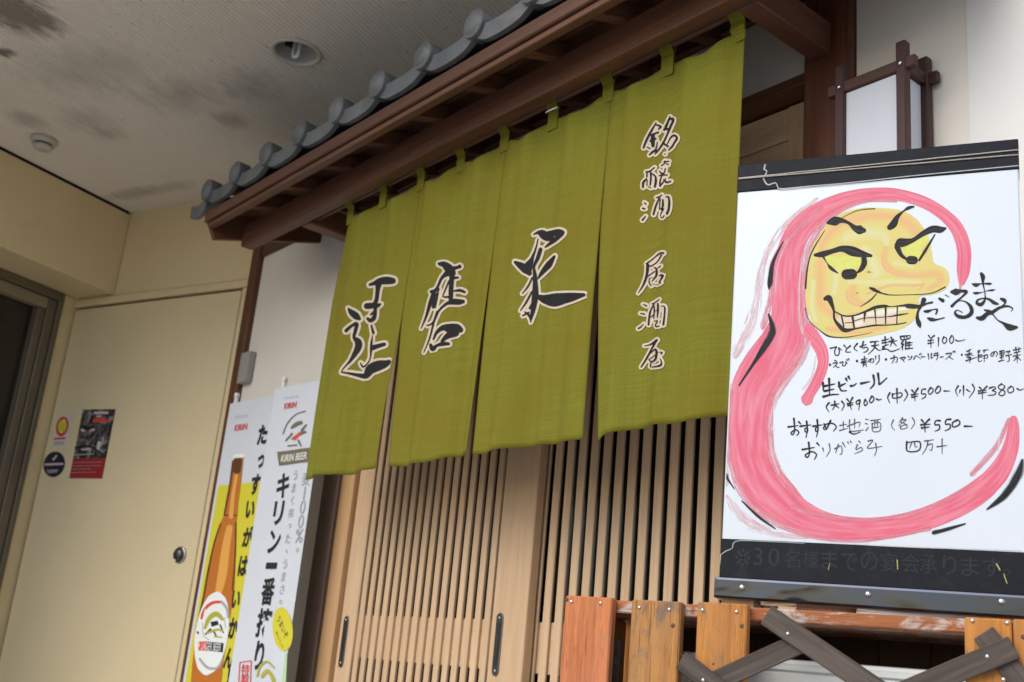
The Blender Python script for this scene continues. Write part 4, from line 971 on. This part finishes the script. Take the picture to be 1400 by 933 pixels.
def spt(fr, wf):
    def f(px, py, layer):
        l = fr.px(px, py); return fr.p(l.x, wf(l.x, l.z)-.0016-.00001*layer, l.z)
    return f
def chars(fr, wf, mat, parent, items, name, bold=0.0, layer=20):
    tp = Type()
    if len(items) > 1 and bold > .02:
        for it in items: chars(fr, wf, mat, parent, [it], name, bold, layer)
        return
    for it in items:
        tx, px, py, wd, ht = it[:5]; rot = it[5] if len(it) > 5 else 0
        l = fr.px(px, py)
        tp.put(tx, lambda u, v, l=l: fr.p(l.x+u, wf(l.x+u, l.z+v)-.0016-.00001*layer, l.z+v), w=wd, h=ht, bold=bold, rot=rot)
    o = tp.build(name, mat, parent); o['kind'] = 'stuff'; return o
z7 = lambda x, y: (240+x/4.241, 500+y/4.241)
z8 = lambda x, y: (240+x/4.241, 713+y/4.241)
# --- banner with the bottle
t1, f1, zt1 = flagset('beer_banner', 'narrow yellow and white banner picturing an amber beer bottle beside cream wall', (322.5, 551), -.125, .30, 0, 0)
w1 = wavef(.004, .6)
zsp = f1.px(*z7(390, 688)).z
fl = flag(f1, t1, -.022, .330, .16, zt1-.004, w1, M['flagw'])
flag(f1, t1, -.006, .3298, .1602, zsp, w1, M['flagy'], 'yellow_print', 1, fl)
pt1 = spt(f1, w1)
bott = [z7(*p) for p in [(358,522),(412,518),(408,560),(400,610),(392,700),(380,790),(372,903)]] + [z8(*p) for p in [(362,120),(366,230),(352,380),(330,560),(305,740),(282,960)]] + [z8(*p) for p in [(100,960),(118,800),(140,620),(178,450),(205,300),(242,130),(278,20)]] + [z7(*p) for p in [(300,870),(325,740),(348,620),(352,560)]]
def pr(poly, layer, mat, pt, parent, name='print', sm=3):
    V, F = blob(smooth_poly(poly, sm) if sm else poly, layer, pt); return mesh(name, V, F, mat, parent)
def ell(cx, cy, rx, ry, tilt, n=36):
    return [(cx+rx*math.cos(a)*math.cos(tilt)-ry*math.sin(a)*math.sin(tilt), cy+rx*math.cos(a)*math.sin(tilt)+ry*math.sin(a)*math.cos(tilt)) for a in [2*math.pi*i/n for i in range(n)]]
def pst(pts, z=None): return [[(*z(x, y), wd/4.241) for x, y, wd in s] for s in pts]
layset('print', M['amber'], [[(*z7(x, y), wd/4.241) for x, y, wd in [(385,520,50),(380,600,46),(362,700,62),(345,790,72),(338,872,74)]]+[(*z8(x, y), wd/4.241) for x, y, wd in [(322,20,88),(302,130,118),(286,280,156),(268,420,174),(236,600,182),(210,780,180),(193,960,178)]]], 16, pt=pt1, parent=fl, across=10, cap=False)
layset('print', M['amberd'], pst([[(352,560,14),(330,720,12),(300,872,10)]], z7)+pst([[(278,20,10),(242,130,10),(205,300,12),(178,450,12),(140,620,12)], [(366,10,9),(362,200,9),(348,400,10)]], z8)+pst([[(378,560,50),(372,610,44)], [(300,872,8),(370,872,8)]], z7), 20, pt=pt1, parent=fl, across=3)
layset('print', M['amberl'], pst([[(370,640,16),(350,760,20),(338,880,24)]], z7)+pst([[(330,40,34),(310,150,44),(290,300,50),(270,400,40)]], z8), 26, pt=pt1, parent=fl, across=4)
layset('print', M['lwhite'], pst([[(362,530,22),(408,526,22)]], z7), 30, pt=pt1, parent=fl, across=3)
cx, cy = z8(228, 652)
def oval(cx, cy, rx, ry, dx):
    return [[(cx+dx*t, cy+ry*t, 2*rx*math.sqrt(max(0, 1-t*t))) for t in [-.995+1.99*i/18 for i in range(19)]]]
layset('print', M['lwhite'], oval(cx, cy, 22.5, 57, -8.5), 34, pt=pt1, parent=fl, across=10, cap=False)
layset('print', M['fred'], pst([[(165,570,16),(190,510,18),(235,475,18),(285,470,16)], [(150,725,52),(205,725,54)]], z8), 38, pt=pt1, parent=fl, cap=False)
layset('print', M['fgrey'], pst([[(285,470,16),(315,510,16),(322,560,12)], [(160,800,14),(205,850,16),(260,850,14),(290,800,10)], [(175,590,5),(180,660,5),(215,690,5)], [(300,560,5),(308,620,5)]], z8), 42, pt=pt1, parent=fl)
layset('print', M['fblack'], pst([[(200,725,52),(295,735,54)], [(225,600,30),(265,590,24)], [(190,660,9),(225,625,12)], [(275,600,10),(295,650,8)], [(240,640,10),(255,670,8)], [(145,640,10),(150,655,12)]], z8), 50, pt=pt1, parent=fl, cap=False)
layset('print', M['olive'], pst([[(190,620,18),(215,565,26),(255,540,30),(290,570,18)], [(205,650,12),(260,630,14),(290,640,10)], [(245,670,10),(285,675,8)]], z8), 60, pt=pt1, parent=fl)
chars(f1, w1, M['lwhite'], fl, [('LAGER BEER', *z8(225, 728), .125, .026)], 'lettering', .0, layer=62)
chars(f1, w1, M['fred'], fl, [('KIRIN', *z7(395, 362), .083, .024)], 'lettering', .02)
chars(f1, w1, M['fgrey'], fl, [('キリンビール', *z7(400, 298), .085, .012)], 'lettering')
chars(f1, w1, M['fblack'], fl, [('た', *z7(522, 405), .058, .074), ('っ', *z7(512, 560), .042, .048), ('す', *z7(482, 695), .058, .076), ('い', *z7(450, 838), .056, .062), ('が', *z8(437, 92), .062, .074), ('は', *z8(410, 262), .058, .070), ('い', *z8(368, 455), .054, .06), ('か', *z8(352, 622), .058, .072), ('ん', *z8(328, 795), .058, .070), ('！', *z8(328, 900), .016, .05)], 'lettering', .045, layer=30)
# --- banner with the plain lettering
t2, f2, zt2 = flagset('beer_banner', 'white banner with black vertical lettering and brown emblem half behind green curtain', (388, 530), -.150, .30, 0, 0)
w2 = wavef(.0045, 2.2)
fl2 = flag(f2, t2, -.040, .268, .16, zt2-.004, w2, M['flagw'])
pt2 = spt(f2, w2)
chars(f2, w2, M['fred'], fl2, [('KIRIN', *z7(682, 236), .07, .021)], 'lettering', .02)
chars(f2, w2, M['fgrey'], fl2, [('キリンビール', *z7(690, 188), .08, .011)], 'lettering')
layset('print', M['obrown'], pst([[(612,545,80),(800,520,80)]], z7), 22, pt=pt2, parent=fl2, cap=False)
chars(f2, w2, M['lwhite'], fl2, [('KIRIN BEER', *z7(705, 535), .15, .024)], 'lettering', .01, layer=26)
layset('print', M['obrown'], pst([[(640,400,6),(665,340,6),(710,290,6),(770,270,6)], [(690,365,14),(715,345,24),(745,335,20)], [(750,380,14),(775,350,10)], [(690,430,8),(740,400,18),(770,390,14)], [(655,440,8),(690,400,12)], [(730,440,12),(745,470,9)], [(668,470,8),(720,465,8)]], z7), 28, pt=pt2, parent=fl2)
layset('print', M['fred'], pst([[(705,430,16),(735,400,18)]], z7), 36, pt=pt2, parent=fl2)
chars(f2, w2, M['fblack'], fl2, [('キ', *z7(640, 700), .070, .084), ('リ', *z7(612, 858), .056, .080), ('ン', *z8(590, 120), .066, .076), ('一', *z8(573, 260), .062, .020), ('番', *z8(553, 408), .072, .088), ('搾', *z8(530, 590), .078, .092), ('り', *z8(503, 780), .048, .090)], 'lettering', .028, layer=30)
sm_ = 'うまく搾った、うまさ。'; col = []
for i, cch in enumerate(sm_):
    fx = i/(len(sm_)-1); x, y = 713-85*fx, 640+(470+903-640)*fx
    col.append((cch, *z7(x, y), None, .030 if cch not in '、。っ' else .014))
sm_ = '麦100%。'
for i, cch in enumerate(sm_):
    fx = i/(len(sm_)-1); x, y = 775-50*fx, 660+(170+903-660)*fx
    col.append((cch, *z7(x, y), None, .044 if cch != '。' else .014))
chars(f2, w2, M['fgrey'], fl2, col, 'lettering', .0, layer=32)
layset('print', M['flagy'], oval(*z8(640, 627), 13.5, 30, 2.5), 34, pt=pt2, parent=fl2, across=8, cap=False)
chars(f2, w2, M['fblack'], fl2, [('うまいぞ', *z8(640, 615), .085, .022, -.75), ('おいしい', *z8(625, 690), .07, .010, -.75)], 'lettering', .015, layer=40)
layset('print', M['fred'], pst([[(392,820,5),(458,810,5)], [(392,820,5),(385,960,5)], [(458,810,5),(452,960,5)]], z8), 42, pt=pt2, parent=fl2)
chars(f2, w2, M['fred'], fl2, [('特', *z8(424, 862), .045, .034), ('製', *z8(420, 920), .045, .034)], 'lettering', .01, layer=42)
layset('print', M['olive'], pst([[(490,900,10),(510,840,12),(550,815,12),(590,850,10)], [(520,900,20),(550,870,24),(580,900,20),(590,940,24)]], z8), 44, pt=pt2, parent=fl2)
layset('print', M['fgreen'], pst([[(660,770,14),(645,950,24)]], z8), 50, pt=pt2, parent=fl2)

# ------------------------------------------------------------------ small fittings
# switch box on the plaster
P0 = at_y(338, 477, -.04); P1 = at_y(350, 520, -.04)
wb = box('switch_box', WF, -4.052, -3.975, -.042, -.0115, P1.z+.01, P0.z-.012, M['greypl'], None, bev=.006, seg=2)
tag(wb, 'small grey box fixed on white plaster beside the brown corner post', 'box')
# downlight
dlw = AF.p(DLc.x, DLc.y, ZC)
dn = thing('downlight', 'round recessed downlight with white tube in the ribbed ceiling', 'ceiling light', Frame(dlw, AF.ang))
M['trim'] = plain('trim_ring', (.55, .52, .42), .45, .08, 12)
M['reflector'] = plain('reflector', (.45, .44, .40), .3, .1, 10)
lathe('trim_ring', dlw, (0, 0, -1), [(.072, -.004), (.086, -.004), (.086, .004), (.083, .008), (.076, .009), (.070, .004), (.070, -.004)], M['trim'], dn, n=48, caps=False)
lathe('reflector', dlw, (0, 0, 1), [(.0705, -.002), (.068, .03), (.064, .06), (.050, .085), (.0, .09)], M['reflector'], dn, n=40, caps=False)
_h = Vector((dlw.x-CAMPOS.x, dlw.y-CAMPOS.y, 0)).normalized(); bc = dlw+_h*.036
px_ = AF.x
M['tubew'] = plain('lamp_tube', (.92, .92, .90), .3, .02)
for sgn in (-1, 1):
    pts = [bc+px_*(.011*sgn)+Vector((0, 0, .10)), bc+px_*(.011*sgn)+Vector((0, 0, .012))]
    pts += [bc+px_*(.011*sgn*math.cos(a))+Vector((0, 0, .012-.011*math.sin(a))) for a in (.5, 1.0, 1.5)]
    tube('lamp_tube', pts, .007, M['tubew'], dn, n=10)
box('lamp_socket', Frame(bc, AF.ang), -.05, -.02, -.02, .012, .045, .09, M['gap'], dn, bev=.002)
V, F = [], []                                             # the cut edge of the ceiling board round the lamp
n = 48
for i in range(n):
    a = 2*math.pi*i/n; cx_, sy_ = math.cos(a), math.sin(a); k = .080/max(abs(cx_), abs(sy_))
    V += [dlw+AF.x*(.0715*cx_)+AF.y*(.0715*sy_)+Vector((0, 0, .0032)), dlw+AF.x*(k*cx_)+AF.y*(k*sy_)+Vector((0, 0, .0032))]
for i in range(n): F.append((2*i, 2*i+1, (2*i+3) % (2*n), (2*i+2) % (2*n)))
mesh('cut_edge', V, F, M['ceil'], dn)
# smoke detector
Pd = at_plane(61, 190, Vector((0, 0, ZC)), Vector((0, 0, 1)))
sdv = thing('smoke_detector', 'round beige smoke detector on the stained ceiling by the soffit', 'smoke detector', Frame(Pd, AF.ang))
M['beige'] = plain('beige_plastic', (.50, .46, .39), .5, .08, 8)
lathe('housing', Pd, (0, 0, -1), [(.050, -.003), (.052, .012), (.050, .020), (.043, .025), (.036, .025)], M['beige'], sdv, n=36)
lathe('sensor_slot', Pd, (0, 0, -1), [(.034, .02), (.034, .034)], M['gap'], sdv, n=36)
lathe('cap', Pd, (0, 0, -1), [(.037, .032), (.038, .037), (.034, .046), (.020, .050), (0, .051)], M['beige'], sdv, n=36)

# poster and stickers on the steel door
zp = lambda ss: zm(40, 540, 6.664, ss)
def door_pt(off):
    def f(px, py, layer):
        l = AF.px(px, py, 0); return AF.p(l.x, -.0006-off-.00002*layer, l.z)
    return f
def sheet(name, corners_or_poly, mat, label, cat, sm=0):
    poly = [(40+x/6.664, 540+y/6.664) for x, y in corners_or_poly]
    c = AF.px(sum(p[0] for p in poly)/len(poly), sum(p[1] for p in poly)/len(poly))
    t = thing(name, label, cat, Frame(AF.p(c.x, 0, c.z), AF.ang))
    L_ = [AF.px(*p) for p in poly]
    n = len(L_); V = [AF.p(l.x, -.0002, l.z) for l in L_]+[AF.p(l.x, -.0009, l.z) for l in L_]
    F = [tuple(range(n, 2*n))[::-1], tuple(range(n))] + [(i, (i+1) % n, n+(i+1) % n, n+i) for i in range(n)]
    s = mesh('paper', V, F, mat, t)
    return t, s
m_, N, L, bs = _new('poster_photo'); v = _coords(N, L, (1, 1, 1), False)
L.new(_ramp(N, L, _noise(N, L, v, 26, 4, .55, .8), [(.40, (.022, .02, .021)), (.52, (.07, .06, .058)), (.62, (.24, .21, .20)), (.72, (.4, .36, .34))]), bs.inputs['Base Color']); bs.inputs['Roughness'].default_value = .35
M['pblack'] = m_
M['pred'] = ink('poster_red', (.30, .02, .025), .4, vary=.02)
M['pgrey'] = ink('poster_grey', (.30, .27, .26), .5, vary=.08)
M['pgreyp'] = paint('poster_grey_soft', (.30, .27, .26), (.16, .14, .14), .35, .8)
M['plight'] = ink('poster_light', (.52, .47, .45), .5)
M['pdarkp'] = paint('poster_black_soft', (.012, .011, .012), (.03, .028, .028), .55, .8)
M['pdark'] = ink('poster_shadow', (.012, .011, .012), .5)
M['navy'] = ink('sticker_navy', (.016, .018, .04), .4)
M['stick'] = plain('sticker_white', (.60, .58, .54), .5, .03)
dp = door_pt(.0006)
t, s = sheet('poster', [(490,135),(790,130),(665,765),(365,762)], M['pblack'], 'black photo poster with red lower part taped to the cream door', 'poster')
pr([(40+x/6.664, 540+y/6.664) for x, y in [(402,580),(702,575),(666,764),(366,761)]], 2, M['pred'], dp, s, sm=0)
layset('print', M['pgreyp'], zp([[(520,190,60),(500,270,60),(480,350,50)], [(470,410,60),(540,430,70),(580,390,50)], [(640,290,60),(650,350,50)], [(720,300,30),(690,420,30)]]), 4, pt=dp, parent=s)
layset('print', M['plight'], zp([[(600,165,24),(715,165,22)], [(500,330,20),(480,320,20)], [(560,325,20),(590,320,22)], [(640,440,36),(630,490,30)], [(480,500,14),(550,495,18)], [(415,548,6),(590,540,6)], [(620,200,14),(660,195,12)]]), 10, pt=dp, parent=s)
layset('print', M['pdarkp'], zp([[(575,200,34),(570,250,30)], [(500,290,40),(540,310,60),(580,290,30)], [(430,480,30),(560,470,26),(660,540,30)]]), 20, pt=dp, parent=s)
layset('print', M['fred'], zp([[(600,235,40),(685,225,36)], [(690,245,14),(750,240,12)]]), 26, pt=dp, parent=s)
layset('print', M['pgrey'], zp([[(400,620,4),(660,614,4)], [(395,650,4),(655,645,4)], [(390,680,4),(560,676,4)], [(385,710,4),(600,706,4)]]), 30, pt=dp, parent=s)
t, s = sheet('door_sticker', [(262,180),(395,178),(340,470),(205,470)], M['stick'], 'white rectangular door sticker with a red and yellow oval', 'sticker')
pr([(40+x/6.664, 540+y/6.664) for x, y in ell(303, 290, 56, 92, .22)], 2, M['fred'], dp, s, sm=0)
pr([(40+x/6.664, 540+y/6.664) for x, y in ell(303, 288, 38, 62, .22)], 4, M['flagy'], dp, s, sm=0)
layset('print', M['lwhite'], zp([[(322,232,14),(318,244,14)], [(290,340,12),(296,342,12)]]), 6, pt=dp, parent=s)
layset('print', M['fred'], zp([[(235,402,18),(325,396,18)]]), 8, pt=dp, parent=s)
layset('print', M['pgrey'], zp([[(228,434,10),(318,430,10)], [(225,452,8),(312,448,8)]]), 10, pt=dp, parent=s)
t, s = sheet('door_sticker', ell(228, 634, 96, 118, .30), M['navy'], 'round navy door sticker with small white lettering', 'sticker')
layset('print', M['plight'], zp([[(222,590,20),(250,556,16)], [(150,636,20),(305,630,20)], [(165,692,8),(262,686,8)], [(172,708,8),(255,702,8)]]), 2, pt=dp, parent=s)
